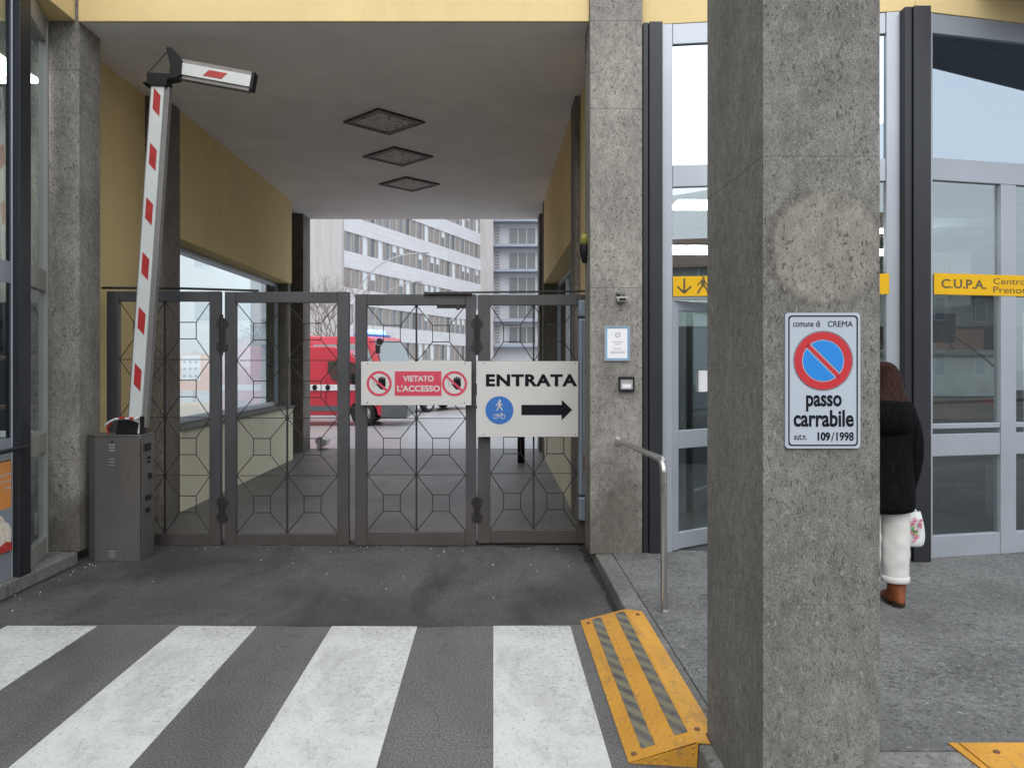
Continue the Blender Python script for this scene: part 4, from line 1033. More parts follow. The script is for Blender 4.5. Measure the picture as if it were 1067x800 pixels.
# local: x along the facade, y = away from the facade (to the left of u) ; facade faces -y
hb_core = MB(); hb_core.box(.0, Lh, .25, 16, 0, 31.0); 
obj('wall', hb_core, 'panel_beige', hb, local=True)
rows = [4.05, 7.43, 10.83, 14.25, 17.65, 21.05, 24.45, 27.85]     # window tops
bands = MB()
zprev = None
lows = [3.0 - .0]  
tops_ = rows
for k, zt in enumerate(rows):
    z1_ = (rows[k+1]-1.85) if k+1 < len(rows) else 31.0
    bands.box(.0, Lh, .0, .248, zt, z1_)
obj('spandrel', bands, 'spandrel_panels', hb, local=True)
gb = MB(); gb.box(.02, Lh, .05, .248, 0, rows[0]-2.75+.9); obj('plinth', gb, 'beigewall', hb, local=True)
endw = MB(); endw.box(-.40, -.002, -.05, 16, 0, 31.4); obj('end_wall', endw, 'board_concrete', hb, local=True)
nW = 24; mod = Lh/nW
def win_mesh(x, zt, kind):
    f = MB(); h = 1.83
    f.box(x+.50, x+.56, .07, .24, zt-h, zt-.01, 0); f.box(x+mod-.065, x+mod-.005, .07, .24, zt-h, zt-.01, 0)
    f.box(x+.565, x+mod-.07, .15, .19, zt-h, zt-.01, 1 if kind < .16 else (4 if kind < .55 else (2 if kind < .75 else 3)))
    if .2 <= kind < .4: f.box(x+.565, x+mod-.07, .12, .145, zt-h*.4, zt-.01, 1)
    f.box(x+.0, x+.495, .05, .24, zt-h, zt-.01, 3)
    return f
random.seed(11)
rest = MB()
for k, zt in enumerate(rows):
    for i in range(nW):
        f = win_mesh(i*mod, zt, random.random())
        if k in (0, 1, 2, 3): obj('window', f, ['farframe', 'blind', 'far_glass', 'panel_beige', 'pane_grey'], hb, local=True)
        else: rest.v += []; rest.add(f.v, f.f); rest.m[-len(f.m):] = f.m
tag(obj('window_rows', rest, ['farframe', 'blind', 'far_glass', 'panel_beige', 'pane_grey'], hb, local=True), 'remaining window rows of the upper floors', kind='stuff')
cr = MB(); cr.box(-.6, Lh+.2, -.2, 16.2, 31.4, 31.8); obj('roof', cr, 'concrete', hb, local=True)

# second block with balconies
D2 = 106.0
b2 = thing('balcony_building', (6, D2, 0), 'grey block with stacked balconies behind the right end of the long hospital block', 'building')
obj('wall', B(-1.2, 26, D2, D2+14, 0, 31), 'far_grey', b2)
obj('stair_wall', B(-2.6, -.0, D2-3.0, D2-.002, 0, 31.2), 'board_concrete', b2)
for k in range(8):
    z = 4.3+3.4*k
    obj('balcony', B(.05, 24, D2-2.0, D2-.01, z-.22, z+.12), 'slab_grey', b2)
    for j in range(4):
        x0 = 2.2+j*5.6
        w = MB(); z0_, z1_ = z+.35, z+2.7
        w.box(x0-.10, x0, D2-.12, D2-.01, z0_, z1_); w.box(x0+3.6, x0+3.72, D2-.12, D2-.01, z0_, z1_); w.box(x0, x0+3.6, D2-.12, D2-.01, z1_-.12, z1_); w.box(x0+1.15, x0+1.25, D2-.11, D2-.01, z0_, z1_-.13); w.box(x0+2.35, x0+2.45, D2-.11, D2-.01, z0_, z1_-.13)
        w.box(x0, x0+3.6, D2-.05, D2-.008, z0_, z1_-.12, 1)
        obj('window', w, ['farframe', 'far_glass'], b2)
    if k < 7:
        v_ = MB()
        for q_ in range(6): v_.box(.25, .85, D2-.06, D2-.006, z+.4+q_*.42, z+.62+q_*.42)
        obj('vent_grille', v_, 'panel_beige', b2)

# far left houses, seen through the passage window
def house(name, x0, x1, y0, y1, h, lab, wallm, nwx, nf, front='y', roof=True, cat='building'):
    t = thing(name, ((x0+x1)/2, y0, 0), lab, cat)
    obj('wall', B(x0, x1, y0, y1, 0, h), wallm, t)
    if roof:
        r = MB(); r.prism([(y0-.5, h), (y1+.5, h), ((y0+y1)/2, h+1.8)], x0-.5, x1+.5, 'x'); obj('roof', r, 'roof_tile', t)
    fy = y0 if front == 'y' else y1
    sg = -1 if front == 'y' else 1
    for f in range(nf):
        for i in range(nwx):
            cx_ = x0+(i+.5)*(x1-x0)/nwx; zb = 1.0+f*3.1
            w = MB(); w.box(cx_-.5, cx_+.5, fy, fy+sg*.06, zb, zb+1.4); w.box(cx_-.42, cx_+.42, fy+sg*.062, fy+sg*.075, zb+.08, zb+1.32, 1)
            obj('window', w, ['farframe', 'far_glass'], t)
    return t
house('apartment_block', -34, -13.2, 44, 52, 10.5, 'beige block with square windows seen through the left passage window', 'beigewall', 9, 3, roof=False)
# hoarding with posters
t = thing('hoarding', (-9.2, 24.0, 0), 'orange hoarding with white posters seen through the left passage window', 'hoarding')
obj('board', B(-11.5, -7.4, 24, 24.08, .85, 2.0), 'orange', t); 
for x in (-11.3, -9.4, -7.6): obj('post', B(x-.04, x+.04, 24.09, 24.17, 0, 2.1), 'alu_warm', t)
for x0, x1 in ((-9.75, -9.15), (-8.7, -8.2)):
    m = MB(); m.box(x0, x1, 23.985, 23.999, 1.15, 1.95); 
    p_ = obj('poster', m, 'paper', t); d = MB()
    for i in range(3):
        for j in range(3): d.disc((x0+(i+.6)*(x1-x0)/3.4, 1.3+j*.22), .045, 23.98, 23.9845, 12)
    obj('print', d, 'ink_grey', p_)
tag(obj('skip', MB().prism([(-9.9, .55), (-7.2, .55), (-7.5, .05), (-9.6, .05)], 21.2, 22.6, 'y'), 'ochre', None, .03), 'ochre yellow trough on the ground seen through the left passage window', 'trough')
def shrub(cx, cy, cz, r, h, n, label, mat='greenplant', name='shrub', par=None):
    m = MB(); random.seed(int(cx*10+cy))
    for _ in range(n):
        a = random.uniform(0, 6.28); rr2 = r*math.sqrt(random.random()); z = cz + h*random.random(); k = 1-abs((z-cz)/h-.45)*.9
        c0 = Vector((cx+rr2*k*math.cos(a), cy+rr2*k*math.sin(a), z)); s2 = random.uniform(.05, .12)*max(1, r*.8)
        d1 = Vector((random.uniform(-1, 1), random.uniform(-1, 1), random.uniform(-1, 1))).normalized()*s2; d2 = d1.cross(Vector((random.uniform(-1, 1), random.uniform(-1, 1), random.uniform(-1, 1)))).normalized()*s2*.5
        m.add([c0-d1, c0+d2, c0+d1, c0-d2], [(0, 1, 2, 3)])
    o = obj(name, m, mat, par)
    if not par: tag(o, label, 'shrub')
    return o
shrub(-8.3, 26.5, 0, .8, 3.0, 700, 'green shrub behind the hoarding seen through the left passage window')

# bare tree
def bare_tree(x, y, h, label, seed=5, name='bare_tree', r0=.16):
    t = thing(name, (x, y, 0), label, 'tree'); random.seed(seed)
    tr = MB(); br = MB()
    tr.tube([(x, y, 0), (x+.04, y, h*.15), (x-.03, y, h*.3)], [r0, r0*.8, r0*.65], 10)
    def grow(p, d, l, r, lev):
        if lev == 0 or l < .12: return
        n_ = 3; pts = [p]; q_ = p.copy(); dd = d.copy()
        for i in range(n_):
            dd = (dd + Vector((random.uniform(-.18, .18), random.uniform(-.18, .18), random.uniform(-.02, .14)))).normalized(); q_ = q_ + dd*l/n_; pts.append(q_.copy())
        (br).tube(pts, [r, r*.85, r*.7, r*.55], 5 if lev < 4 else 7, cap=False)
        for i in range(random.choice((2, 3, 3))):
            a = random.uniform(.3, .75); axis = dd.cross(Vector((random.uniform(-1, 1), random.uniform(-1, 1), random.uniform(-.3, .3)))).normalized()
            nd = Matrix.Rotation(a, 3, axis) @ dd
            grow(pts[random.choice((2, 3, 3))], nd, l*random.uniform(.62, .82), r*.58, lev-1)
    for k in range(5):
        a = k*1.257+random.uniform(-.3, .3); grow(Vector((x-.03, y, h*.3-.08*k)), Vector((math.cos(a)*.55, math.sin(a)*.55, 1)).normalized(), h*.24, r0*.5, 6)
    obj('trunk', tr, 'bark', t); obj('branches', br, 'bark', t); return t
bare_tree(-9.5, 45, 7.6, 'bare leafless tree in the courtyard in front of the concrete end wall')

# curved street lamps
def lamp(x, y, reach, h, label, rz=0):
    t = thing('street_lamp', (x, y, 0), label, 'street lamp', rz, 'curved street lamps in the courtyard')
    pts = [(0, 0, 0), (0, 0, h*.62)]
    for k in range(1, 11): w = k/10; pts.append((reach*(w**1.7), 0, h*.62 + h*.38*math.sin(w*math.pi/2)))
    obj('pole', MB().tube(pts, [.07]+[.05]+[.036]*10, 8), 'lamp_metal', t, local=True)
    m = MB(); m.loft([[(reach+a*.7, math.cos(w)*b, h+.03+math.sin(w)*c) for w in [2*math.pi*k/10 for k in range(10)]] for a, b, c in ((-.15, .06, .04), (.1, .15, .08), (.55, .13, .07), (.7, .04, .03))]); obj('lamp_head', m, 'lamp_metal', t, local=True)
    return t
l1 = lamp(P(369, 380, 42).x, 42, 3.6, P(0, 264, 42).z, 'taller curved street lamp, its head against the upper window row of the long block')
l2 = copy_tree(l1); l2.location = (P(388.5, 380, 54).x, 54, 0); l2.scale = (.85, 1, P(0, 294, 54).z/P(0, 264, 42).z); l2['label'] = 'shorter curved street lamp right of the taller one, just above the gate'

# ================================================================== VEHICLES
def wheel(parent, x, y, r, w=.2, face=-1):
    m = MB(); n = 28
    m.loft([[(x+rr2*math.cos(2*math.pi*k/n), yy, r+rr2*math.sin(2*math.pi*k/n)) for k in range(n)] for rr2, yy in ((r*.62, y), (r*.95, y), (r, y+.03), (r, y+w-.03), (r*.95, y+w), (r*.62, y+w))])
    t = obj('wheel', m, 'tyre', parent, local=True)
    h = MB(); h.disc((x, r), r*.62, y-.004 if face < 0 else y+.02, y+w*.7 if face < 0 else y+w+.004, 24)
    for k in range(5):
        w_ = 2*math.pi*k/5; h.box(-r*.08, r*.08, (y-.015) if face < 0 else (y+w+.0045), (y-.0045) if face < 0 else (y+w+.015), .0, r*.56, M=Matrix.Translation((x, 0, r)) @ Matrix.Rotation(w_, 4, 'Y'))
    obj('rim', h, 'rim', t, local=True)
def body_prism(profile, w, y0, inset_z=None): pass
def vehicle_body(prof, w, tum, zt, mi=0, M=None):
    """prof: side outline (x,z); width w; narrows by tum above height zt"""
    m = MB(); hi = max(p[1] for p in prof)
    def yy(z, s): return s*(w/2 - (tum*max(0, z-zt)/(hi-zt) if z > zt else 0))
    n = len(prof); vs = [(p[0], yy(p[1], -1), p[1]) for p in prof] + [(p[0], yy(p[1], 1), p[1]) for p in prof]
    fs = [tuple(range(n)), tuple(range(2*n-1, n-1, -1))]
    for i in range(n): j = (i+1) % n; fs.append((j, i, n+i, n+j))
    m.add(vs, fs); return m
# van, nose at local x=0 pointing +x, near side at y=-.95
van = thing('fire_service_van', (P(422, 0, 20.6).x, 21.55, 0), 'red van with white stripe parked in the courtyard in front of the fire engine', 'van')
arch = [(-.62+.0, .30)]
def archpts(cx, r, n=8): return [(cx + r*math.cos(math.pi*k/n), .30 + r*math.sin(math.pi*k/n)*1.0) for k in range(n+1)]
prof = [(-5.2, .30)] + [(-5.25, 1.2), (-5.2, 2.05), (-5.1, 2.14), (-2.05, 2.15), (-1.82, 2.11), (-1.52, 1.99), (-1.0, 1.50), (-.90, 1.40), (-.45, 1.24), (-.12, 1.06), (-.04, .80), (0, .55), (-.02, .28), (-.70, .28)] + archpts(-1.13, .40)[0:] + [(-3.9, .28)] + archpts(-4.35, .40) + [(-4.78, .28)]
obj('body', vehicle_body(prof, 1.9, .16, 1.1), 'truck_red', van, .03, local=True)
m = MB(); m.prism([(-1.60, 1.76), (-1.38, 1.70), (-1.08, 1.34), (-1.10, 1.22), (-1.75, 1.16), (-1.98, 1.28), (-2.08, 1.50), (-2.06, 1.74)], -.952, -.868, 'y'); obj('side_window', m, 'car_glass', van, local=True)
m = MB(); m.add([(-1.48, -.70, 1.95), (-1.48, .70, 1.95), (-1.0, .80, 1.50), (-1.0, -.80, 1.50), (-1.50, -.70, 1.93), (-1.50, .70, 1.93), (-1.02, .80, 1.48), (-1.02, -.80, 1.48)], [(0, 1, 2, 3), (7, 6, 5, 4), (0, 4, 5, 1), (1, 5, 6, 2), (2, 6, 7, 3), (3, 7, 4, 0)]); obj('windscreen', m, 'car_glass', van, local=True).location = (.02, 0, .02)
m = MB(); m.box(-5.0, -.55, -.957, -.951, .96, 1.12); obj('stripe', m, 'stripe_white', van, local=True)
m = MB()
for x in (-2.07, -2.42, -3.6): m.disc((x, 1.04), .075, -.975, -.958, 20, sx=.85)
obj('door_handle', m, 'black', van, .003, local=True)
m = MB(); m.box(-3.92, -1.60, -.962, -.951, .40, .55); obj('side_trim', m, 'truck_grey', van, .004, local=True)
m = MB(); m.prism([(-.66, .22), (.06, .22), (.08, .50), (.0, .62), (-.30, .62), (-.62, .60)], -.965, .965, 'y'); obj('bumper', m, 'truck_grey', van, .03, local=True)
m = MB(); m.box(-1.42, -1.22, -1.16, -.97, 1.14, 1.42); m.box(-1.33, -1.28, -1.0, -.93, 1.14, 1.22); obj('mirror', m, 'black', van, .03, local=True)
m = MB(); m.prism([(-.45, .82), (-.08, .82), (-.10, 1.05), (-.40, 1.16)], -.93, -.75, 'y'); obj('headlight', m, 'blind', van, .02, local=True)
m = MB(); 
for x in (-2.12, -3.0): m.box(x-.006, x+.006, -.9535, -.9512, .5, 1.1)
for x in (-2.12, -3.0): m.box(x-.006, x+.006, -.9535, -.9512, 1.13, 1.3)
obj('door_seam', m, 'black', van, local=True)
wheel(van, -1.13, -.93, .33); wheel(van, -4.35, -.93, .33); wheel(van, -1.13, .73, .33, .2, 1); wheel(van, -4.35, .73, .33, .2, 1)
# fire engine
fx = P(396, 0, 25.0); ft = thing('fire_engine', (fx.x, 25.0, 0), 'red fire engine with blue light bar parked behind the van', 'fire engine', R(-22))
# local: near front corner at origin; x forward, y away
prof = [(-6.3, .55), (-6.3, 2.62), (-3.0, 2.66), (-2.6, 2.60), (-.62, 2.60), (-.35, 2.52), (-.02, 1.62), (0.06, 1.35), (.08, .5)]
mB = vehicle_body(prof, 2.2, .10, 1.5); mB.v = [v+Vector((0, 1.1, 0)) for v in mB.v]
obj('body', mB, 'truck_red', ft, .04, local=True)
m = MB(); m.prism([(-1.45, 2.35), (-.52, 2.35), (-.22, 1.62), (-1.45, 1.58)], -.002, .10, 'y'); obj('side_window', m, 'car_glass', ft, .01, local=True)
m = MB(); m.prism([(-2.6, 2.33), (-1.65, 2.33), (-1.65, 1.62), (-2.6, 1.62)], -.002, .10, 'y'); obj('side_window', m, 'car_glass', ft, .01, local=True)
m = MB(); m.prism([(-5.0, 2.33), (-3.1, 2.33), (-3.1, 2.05), (-5.0, 2.05)], -.002, .10, 'y'); obj('side_window', m, 'car_glass', ft, .01, local=True)
m = MB(); m.add([(-.36, .18, 2.46), (-.36, 2.02, 2.46), (.0, 2.10, 1.60), (.0, .10, 1.60), (-.31, .18, 2.48), (-.31, 2.02, 2.48), (.045, 2.10, 1.62), (.045, .10, 1.62)], [(4, 5, 6, 7), (0, 3, 2, 1), (0, 4, 7, 3), (1, 2, 6, 5), (0, 1, 5, 4), (3, 7, 6, 2)])
obj('windscreen', m, 'car_glass', ft, local=True)
m = MB(); m.box(-1.15, -.72, .25, 1.95, 2.61, 2.68, 1); 
for y in (.45, 1.0, 1.6): m.loft([[(-.93+a*math.cos(w), y+a*math.sin(w), 2.68+z) for w in [2*math.pi*k/14 for k in range(14)]] for a, z in ((.19, 0), (.19, .10), (.14, .16), (.05, .18))])
obj('light_bar', m, ['blue_beacon', 'sign_blue'], ft, local=True)
m = MB(); m.box(-.02, .10, -.26, -.14, 2.02, 2.28); m.tube([(-.4, 0, 2.4), (0, -.2, 2.4), (.0, -.2, 2.2)], .02, 8); m.disc((.12, 2.40), .11, -.26, -.20, 16); obj('mirror', m, 'black', ft, .02, local=True)
m = MB(); m.box(-6.28, .1, .02, 2.18, .35, .548); obj('chassis', m, 'truck_grey', ft, local=True)
m = MB(); m.box(-.05, .18, -.02, 2.22, .40, .78); obj('bumper', m, 'stripe_white', ft, .03, local=True)
m = MB()
for x in (-1.55, -2.75, -3.9, -5.1): m.box(x-.012, x+.012, -.004, .004, .6, 2.4)
m.box(-6.2, -3.0, -.004, .004, 1.98, 2.0); obj('panel_seam', m, 'black', ft, local=True)
obj('stripe', B(-6.25, -.15, -.006, -.0005, 1.20, 1.42), 'stripe_white', ft, local=True)
m = MB(); m.box(-5.8, -3.2, .15, .5, 2.68, 2.78); m.box(-5.8, -3.2, .8, .86, 2.78, 2.84); m.tube([(-5.9, .5, 2.84), (-3.0, .5, 2.84)], .03, 8); obj('roof_rack', m, 'rim', ft, local=True)
m = MB(); m.box(-.55, -.2, .3, .34, 1.64, 1.9); m.tube([(.03, .5, 1.63), (-.16, 1.1, 2.08)], .012, 6); m.tube([(.03, 1.5, 1.63), (-.16, 1.9, 2.08)], .012, 6); obj('wiper', m, 'black', ft, local=True)
for x in (-1.2, -5.0): wheel(ft, x, .02, .42, .26); wheel(ft, x, 1.92, .42, .26, 1)
# dark car
car = thing('parked_car', (P(452, 0, 27.6).x, 28.2, 0), 'dark car in the courtyard half hidden behind the no-access sign', 'car', R(52))
prof = [(-2.0, .30), (-2.08, .8), (-1.95, 1.0), (-1.5, 1.42), (.3, 1.45), (1.0, 1.02), (1.85, .88), (2.05, .62), (2.05, .28), (1.72, .25)] + archpts(1.3, .36)[0:] + [(-.85, .25)] + archpts(-1.25, .36) + [(-1.65, .25)]
obj('body', vehicle_body(prof, 1.72, .22, .95), 'car_black', car, .03, local=True)
m = MB(); m.prism([(-1.5, 1.05), (-1.3, 1.34), (.28, 1.37), (.8, 1.04)], -.84, .84, 'y'); obj('side_window', m, 'car_glass', car, .01, local=True)
for x in (1.3, -1.25): wheel(car, x, -.87, .31); wheel(car, x, .67, .31, .2, 1)
obj('headlight', B(1.85, 2.04, -.80, -.5, .62, .78), 'blind', car, .03, local=True)
obj('headlight', B(1.85, 2.04, .5, .8, .62, .78), 'blind', car, .03, local=True)
# bollard
t = thing('bollard', (P(543, 0, 12.9).x, 12.9, .006), 'black bollard standing in the passage behind the entrance sign', 'bollard')
m = MB(); lathe(m, t.location.x, 12.9, [(.062, .006), (.062, .82), (.058, .85), (.03, .88), (.005, .885)], 24); obj('shaft', m, 'black', t)
m = MB(); lathe(m, t.location.x, 12.9, [(.0635, .62), (.0635, .70)], 24); obj('collar', m, 'alu_warm', t)
tag(obj('planter_stone', MB().prism(blob(P(327, 474, 14.3).x, .14, .11, 14, .03), 14.9, 15.3, 'y'), 'concrete', None, .02), 'small pale stone lying at the foot of the last left passage column', 'stone')

random.seed(12); m = MB()
for k in range(70):
    x = random.uniform(-3.4, .75); y = random.choice((random.uniform(6.3, 6.98), random.uniform(5.0, 6.9), 6.9+random.uniform(-.12, .05)))
    if random.random() < .35: x = random.uniform(-3.44, -3.2); y = random.uniform(4.6, 6.4)
    a = random.uniform(0, 3); r_ = random.uniform(.002, .0075)
    m.add([(x+r_*math.cos(a), y+r_*math.sin(a), .005), (x-r_*math.sin(a)*.6, y+r_*.6*math.cos(a), .007), (x-r_*math.cos(a), y-r_*math.sin(a), .0055), (x+r_*.5*math.sin(a), y-r_*.5*math.cos(a), .006), (x, y, .013)], [(0, 1, 4), (1, 2, 4), (2, 3, 4), (3, 0, 4), (3, 2, 1, 0)])
tag(obj('litter', m, 'paper'), 'tiny pale crumbs of litter strewn on the asphalt before the gate', 'litter', kind='stuff')
# ================================================================== PERSON
def ell(cx, cy, z, rx, ry, n=28, tilt=0, jit=0, seed=0, pw=1.0):
    out = []
    for k in range(n):
        w = 2*math.pi*k/n; c = math.cos(w); s = math.sin(w)
        j = 1 + jit*math.sin(3*w+seed*1.7) + jit*.6*math.sin(7*w+seed)
        out.append((cx + rx*c*j, cy + ry*s*j, z + tilt*c))
    return out
PX, PY, G = 2.50, 4.95, .1
per = thing('person', (PX, PY, G), 'woman with brown hair, black fur jacket and white trousers standing behind the front pillar', 'person')
def apply_skin(name, nodes, edges, mat, parent, sub=2, root=0):
    me = bpy.data.meshes.new(name); me.from_pydata([n_[0] for n_ in nodes], edges, [])
    o = link(name, me); o.modifiers.new('s', 'SKIN')
    for i, n_ in enumerate(nodes):
        sv = me.skin_vertices[0].data[i]; r = n_[1]; sv.radius = r if isinstance(r, tuple) else (r, r); sv.use_root = (i == root)
    o.modifiers['s'].use_smooth_shade = True; o.modifiers['s'].branch_smoothing = .6
    s2 = o.modifiers.new('b', 'SUBSURF'); s2.levels = sub; s2.render_levels = sub
    dg = bpy.context.evaluated_depsgraph_get(); m2 = bpy.data.meshes.new_from_object(o.evaluated_get(dg)); bpy.data.objects.remove(o)
    m2.materials.clear(); m2.materials.append(MATS[mat])
    for p in m2.polygons: p.use_smooth = True
    if parent:
        inv = wm(parent).inverted(); m2.transform(inv)
    return link(name, m2, parent)
def q3(dx, dy, z): return (PX+dx, PY+dy, G+z)
# body: pelvis, spine, neck, head, arms, legs, hands with fingers
nd = [(q3(0, 0, .84), (.13, .10)), (q3(0, 0, 1.02), (.11, .085)), (q3(0, 0, 1.20), (.13, .09)), (q3(0, 0, 1.31), (.07, .06)), (q3(0, .01, 1.37), .048), (q3(0, .02, 1.43), (.070, .08)), (q3(0, .02, 1.50), (.072, .085)), (q3(0, .015, 1.55), .05)]
ed = [(i, i+1) for i in range(7)]
for s in (-1, 1):
    b = len(nd)
    nd += [(q3(s*.15, 0, 1.27), .055), (q3(s*.20, .0, 1.08), .045), (q3(s*.215, .03, .93), .038), (q3(s*.185, .05, .76), .027), (q3(s*.175, .055, .71), (.036, .018))]
    ed += [(3, b), (b, b+1), (b+1, b+2), (b+2, b+3), (b+3, b+4)]
    for k in range(4):
        f = len(nd); yo = .03 + (k-1.5)*.018; l = (.062, .072, .068, .055)[k]
        nd += [(q3(s*.172, .055+(k-1.5)*.019, .665), .0095), (q3(s*.165, .055+(k-1.5)*.019, .665-l*.55), .0085), (q3(s*.145, .055+(k-1.5)*.019, .665-l), .0075)]
        ed += [(b+4, f), (f, f+1), (f+1, f+2)]
    f = len(nd); nd += [(q3(s*.165, .012, .70), .010), (q3(s*.155, -.004, .665), .0085)]; ed += [(b+4, f), (f, f+1)]
    b = len(nd)
    nd += [(q3(s*.085, 0, .74), .095), (q3(s*.09, .01, .46), .06), (q3(s*.095, -.01, .12), .038), (q3(s*.095, -.01, .06), .036), (q3(s*.10, .12, .03), .03)]
    ed += [(0, b), (b, b+1), (b+1, b+2), (b+2, b+3), (b+3, b+4)]
apply_skin('body', nd, ed, 'skin', per, 2, 0)
# face details on far side
m = MB()
for sx in (-1, 1): m.loft([[(PX+sx*.03+.012*math.cos(w)*a, PY+.098+o_, G+1.475+.007*math.sin(w)*a) for w in [2*math.pi*k/10 for k in range(10)]] for a, o_ in ((1, 0), (.8, .004), (.1, .006))])
obj('eyes', m, 'black', per)
m = MB(); m.prism([(-.012, 1.44), (.012, 1.44), (.004, 1.475), (-.004, 1.475)], PY+.09, PY+.118, 'y', M=Matrix.Translation((PX, 0, G))); obj('nose', m, 'skin', per, .006)
# trousers
def fold(x, z): return .0035*math.sin(z*23+x*6+1.5*math.sin(z*9)) + .003*math.sin(z*57+x*9) + .005*math.sin(x*3+z*11)*max(0, .5-z)
tm = MB()
tm.loft([ell(PX, PY, G+z, rx, ry, 32) for z, rx, ry in ((.95, .16, .12), (.86, .178, .13), (.76, .185, .125), (.72, .17, .11))])
for sx in (-1, 1):
    rings = []
    for k in range(26):
        z = .165 + (.80-.165)*k/25; r_l = .078 + .012*((z-.12)/.68) + .016*max(0, (z-.55)/.25); cxl = PX + sx*(.097 - .006*(z/.8))
        rings.append([(cxl + (r_l+fold(math.cos(w), z)+.003*math.sin(3*w+z*8))*math.cos(w), PY + .006 + (r_l+fold(math.sin(w)+2, z))*math.sin(w), G+z) for w in [2*math.pi*q_/26 for q_ in range(26)]])
    tm.loft(rings)
obj('trousers', tm, 'trouser', per)
m = MB()
for s in (-.1, .092): m.loft([ell(PX+s, PY, G+z, r, r*.98, 24) for z, r in ((.198, .079), (.196, .084), (.160, .085), (.157, .080))], cap=False)
obj('cuff', m, 'trouser', per)
# boots
for s in (-.105, .10):
    m = MB(); cx_ = PX+s
    m.loft([ell(cx_, PY-.0, G+.21, .058, .062), ell(cx_, PY, G+.15, .056, .062), ell(cx_, PY+.005, G+.10, .052, .064), ell(cx_, PY+.035, G+.065, .054, .104), ell(cx_, PY+.055, G+.040, .050, .128), ell(cx_, PY+.055, G+.028, .048, .130)])
    bt = obj('boot', m, 'boot', per)
    h = MB(); h.loft([ell(cx_, PY+.055, G+.029, .045, .125), ell(cx_, PY+.055, G+.016, .044, .124)], smooth=False); h.loft([ell(cx_, PY-.028, G+.040, .040, .036), ell(cx_, PY-.026, G+.0, .036, .033)], smooth=False)
    obj('sole', h, 'sole', bt)
# jacket: lofted coat, sleeves, hood
m = MB(); sec = [(.60, .200, .145), (.63, .212, .155), (.75, .208, .150), (.90, .196, .142), (1.02, .190, .138), (1.14, .200, .142), (1.24, .205, .140), (1.30, .180, .125), (1.35, .11, .10)]
m.loft([ell(PX, PY, G+z, rx, ry, 44, 0, .018, i) for i, (z, rx, ry) in enumerate(sec)])
jk = obj('jacket', m, 'fur', per, 0, sub=1)
for s in (-1, 1):
    m = MB(); pts = [q3(s*.13, 0, 1.27), q3(s*.175, .0, 1.18), q3(s*.20, .0, 1.05), q3(s*.212, .015, .93), q3(s*.200, .035, .82), q3(s*.190, .045, .755)]
    m.tube(pts, [.06, .076, .073, .066, .058, .054], 22); obj('sleeve', m, 'fur', jk, sub=1)
m = MB(); n_ = 40   # hood lying on the back and shoulders
m.loft([ell(PX, PY-.03, G+z, rx, ry, n_, 0, .03, i*2) for i, (z, rx, ry) in enumerate(((1.10, .10, .09), (1.12, .16, .15), (1.19, .20, .175), (1.27, .195, .17), (1.33, .15, .14), (1.33, .10, .10)))])
obj('hood', m, 'fur', jk, sub=1)
# hair
m = MB(); hs2 = [(1.572, .02, .02, .0), (1.564, .05, .055, .003), (1.54, .080, .088, .005), (1.50, .098, .108, .0), (1.45, .108, .114, -.006), (1.40, .118, .110, -.018), (1.35, .128, .105, -.04), (1.31, .130, .09, -.07), (1.28, .12, .075, -.10), (1.25, .09, .05, -.125), (1.235, .04, .02, -.13)]
m.loft([ell(PX+.012, PY+o_, G+z, rx, ry, 60, 0, .03, i*.6) for i, (z, rx, ry, o_) in enumerate(hs2)])
ho = obj('hair', m, 'hair', per, sub=1)
random.seed(9)
for k in range(46):
    a = random.uniform(math.pi*.98, math.pi*2.02); x = .104*math.cos(a); y = .10*math.sin(a); m2 = MB() if k == 0 else m2
    e = random.uniform(1.22, 1.31)
    m2.tube([q3(x*.75, y*.9, 1.54), q3(x*1.0, y*1.05, 1.46), q3(x*1.04, y*1.02-.012, 1.37), q3(x*1.22+random.uniform(-.01, .02)*(1 if x > 0 else -1), y*.9-.05, e+.05), q3(x*1.26+random.uniform(-.02, .02), y*.8-.085, e)], [.005, .008, .008, .006, .002], 6)
obj('strands', m2, 'hair', ho)

# bag held in her right-hand side hand
bg = thing('shopping_bag', (PX+.205, PY+.06, G+.38), 'thin white plastic bag with pink flowers and green leaves hanging from the woman\'s hand', 'bag')
bxc, byc = PX+.222, PY+.055
def bag_ring(z, rx, ry, sd):
    out = []
    for k in range(36):
        w = 2*math.pi*k/36; c = math.cos(w); s = math.sin(w); e = .5
        out.append((bxc + rx*abs(c)**e*(1 if c > 0 else -1)*(1+.04*math.sin(5*w+sd)), byc + ry*abs(s)**e*(1 if s > 0 else -1)*(1+.08*math.sin(4*w+sd*2)), G+z))
    return out
m = MB(); m.loft([bag_ring(.375, .050, .045, 0), bag_ring(.38, .070, .06, 1), bag_ring(.45, .074, .07, 2), bag_ring(.53, .066, .06, 3), bag_ring(.60, .050, .04, 4)], cap=False); m.loft([bag_ring(.375, .050, .045, 0), bag_ring(.376, .01, .01, 0)])
BG = obj('bag_body', m, 'bag_plastic', bg, sub=1)
m = MB()
for s in (-1, 1): m.tube([(bxc-.035, byc+s*.035, G+.595), (bxc-.034, byc+s*.02, G+.63), (PX+.165, PY+.055, G+.655), (bxc+.0, byc+s*.02, G+.63), (bxc+.02, byc+s*.035, G+.595)], .005, 8)
obj('bag_handle', m, 'bag_plastic', bg)
m = MB(); g2 = MB(); random.seed(2)
for k in range(16):
    x = bxc+random.uniform(-.042, .022); z = G+random.uniform(.40, .56); r = random.uniform(.005, .010)
    for a in range(5): m.disc((x+r*math.cos(a*1.257), z+r*math.sin(a*1.257)), r*.55, byc-.082, byc-.079, 8)
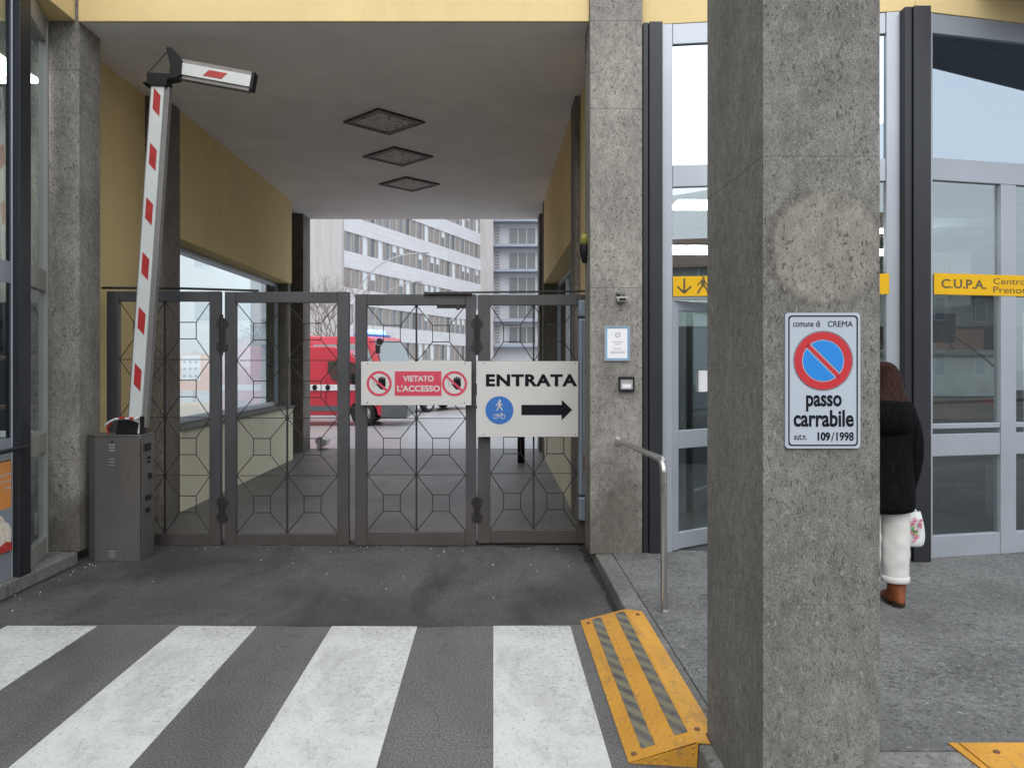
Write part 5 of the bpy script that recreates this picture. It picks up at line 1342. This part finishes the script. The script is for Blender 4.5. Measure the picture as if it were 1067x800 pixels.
for k in range(7):
    x = bxc-.02+random.uniform(-.03, .02); z = G+random.uniform(.44, .52); a = random.uniform(0, 3.1); d = Vector((math.cos(a), math.sin(a)))*.018; n2 = Vector((-d.y, d.x))*.3
    g2.prism([(x-d.x, z-d.y), (x+n2.x, z+n2.y), (x+d.x, z+d.y), (x-n2.x, z-n2.y)], byc-.0825, byc-.0795, 'y')
obj('flower_print', m, 'pink', bg); obj('leaf_print', g2, 'leaf_green', bg)

# ================================================================== ACROSS THE STREET (behind the camera, mirrored in the glass)
for x0, x1, h, lab, mt in ((-26, -9, 6.0, 'brown house across the street with tiled roof', 'street_wall'), (-8, 7, 5.4, 'beige house across the street with tiled roof, seen mirrored in the door', 'panel_beige'), (9, 24, 6.2, 'red-brown house across the street with tiled roof', 'street_wall'), (26, 44, 5.6, 'grey house across the street with tiled roof', 'panel_beige')):
    house('street_house', x0, x1, -26, -18, h, lab, mt, 5, 2, front='n')
bare_tree(8.0, -15.0, 6.5, 'bare street tree across the street', 21, 'bare_tree', .14)
bare_tree(22.0, -14.0, 7.5, 'taller bare street tree further along the street', 33, 'bare_tree', .16)

# ------------------------------------------------------------------ one mesh per piece for small repeated parts
def split_pieces(o, ex, ez_):
    me = o.data; n = len(me.vertices); par = list(range(n))
    def find(a):
        while par[a] != a: par[a] = par[par[a]]; a = par[a]
        return a
    for p in me.polygons:
        v = p.vertices; a = find(v[0])
        for w in v[1:]: par[find(w)] = a
    comps = {}
    for i in range(n): comps.setdefault(find(i), []).append(i)
    bb = []
    for k, vs in comps.items():
        c = [me.vertices[i].co for i in vs]
        bb.append([[min(v[a] for v in c) for a in range(3)], [max(v[a] for v in c) for a in range(3)], set(vs)])
    e = (ex, ex, ez_); ch = True
    while ch:
        ch = False
        for i in range(len(bb)):
            for j in range(i+1, len(bb)):
                if all(bb[i][0][a]-e[a] <= bb[j][1][a] and bb[j][0][a]-e[a] <= bb[i][1][a] for a in range(3)):
                    bb[i] = [[min(bb[i][0][a], bb[j][0][a]) for a in range(3)], [max(bb[i][1][a], bb[j][1][a]) for a in range(3)], bb[i][2] | bb[j][2]]; bb.pop(j); ch = True; break
            if ch: break
    if len(bb) < 2: return
    base = o.name.split('.')[0]
    for _, _, vs in bb:
        idx = sorted(vs); mp = {v: k for k, v in enumerate(idx)}; fs = [p for p in me.polygons if p.vertices[0] in vs]
        m2 = bpy.data.meshes.new(base); m2.from_pydata([tuple(me.vertices[i].co) for i in idx], [], [[mp[v] for v in p.vertices] for p in fs])
        for m in me.materials: m2.materials.append(m)
        m2.polygons.foreach_set('material_index', [p.material_index for p in fs]); m2.polygons.foreach_set('use_smooth', [p.use_smooth for p in fs]); m2.update()
        c = o.copy(); c.data = m2; C.objects.link(c)
    bpy.data.objects.remove(o)
for o in [o for o in bpy.data.objects if o.type == 'MESH']:
    b_ = o.name.split('.')[0]
    if b_ == 'lettering': split_pieces(o, .028 if o.dimensions.x > .5 else .0085, .002)
    elif b_ in ('screw', 'bolt', 'flange', 'cuff', 'top_rod', 'label_print', 'door_handle', 'drop_bolt', 'lock', 'eyes', 'door_seam', 'panel_seam', 'wiper'): split_pieces(o, .001, .001)
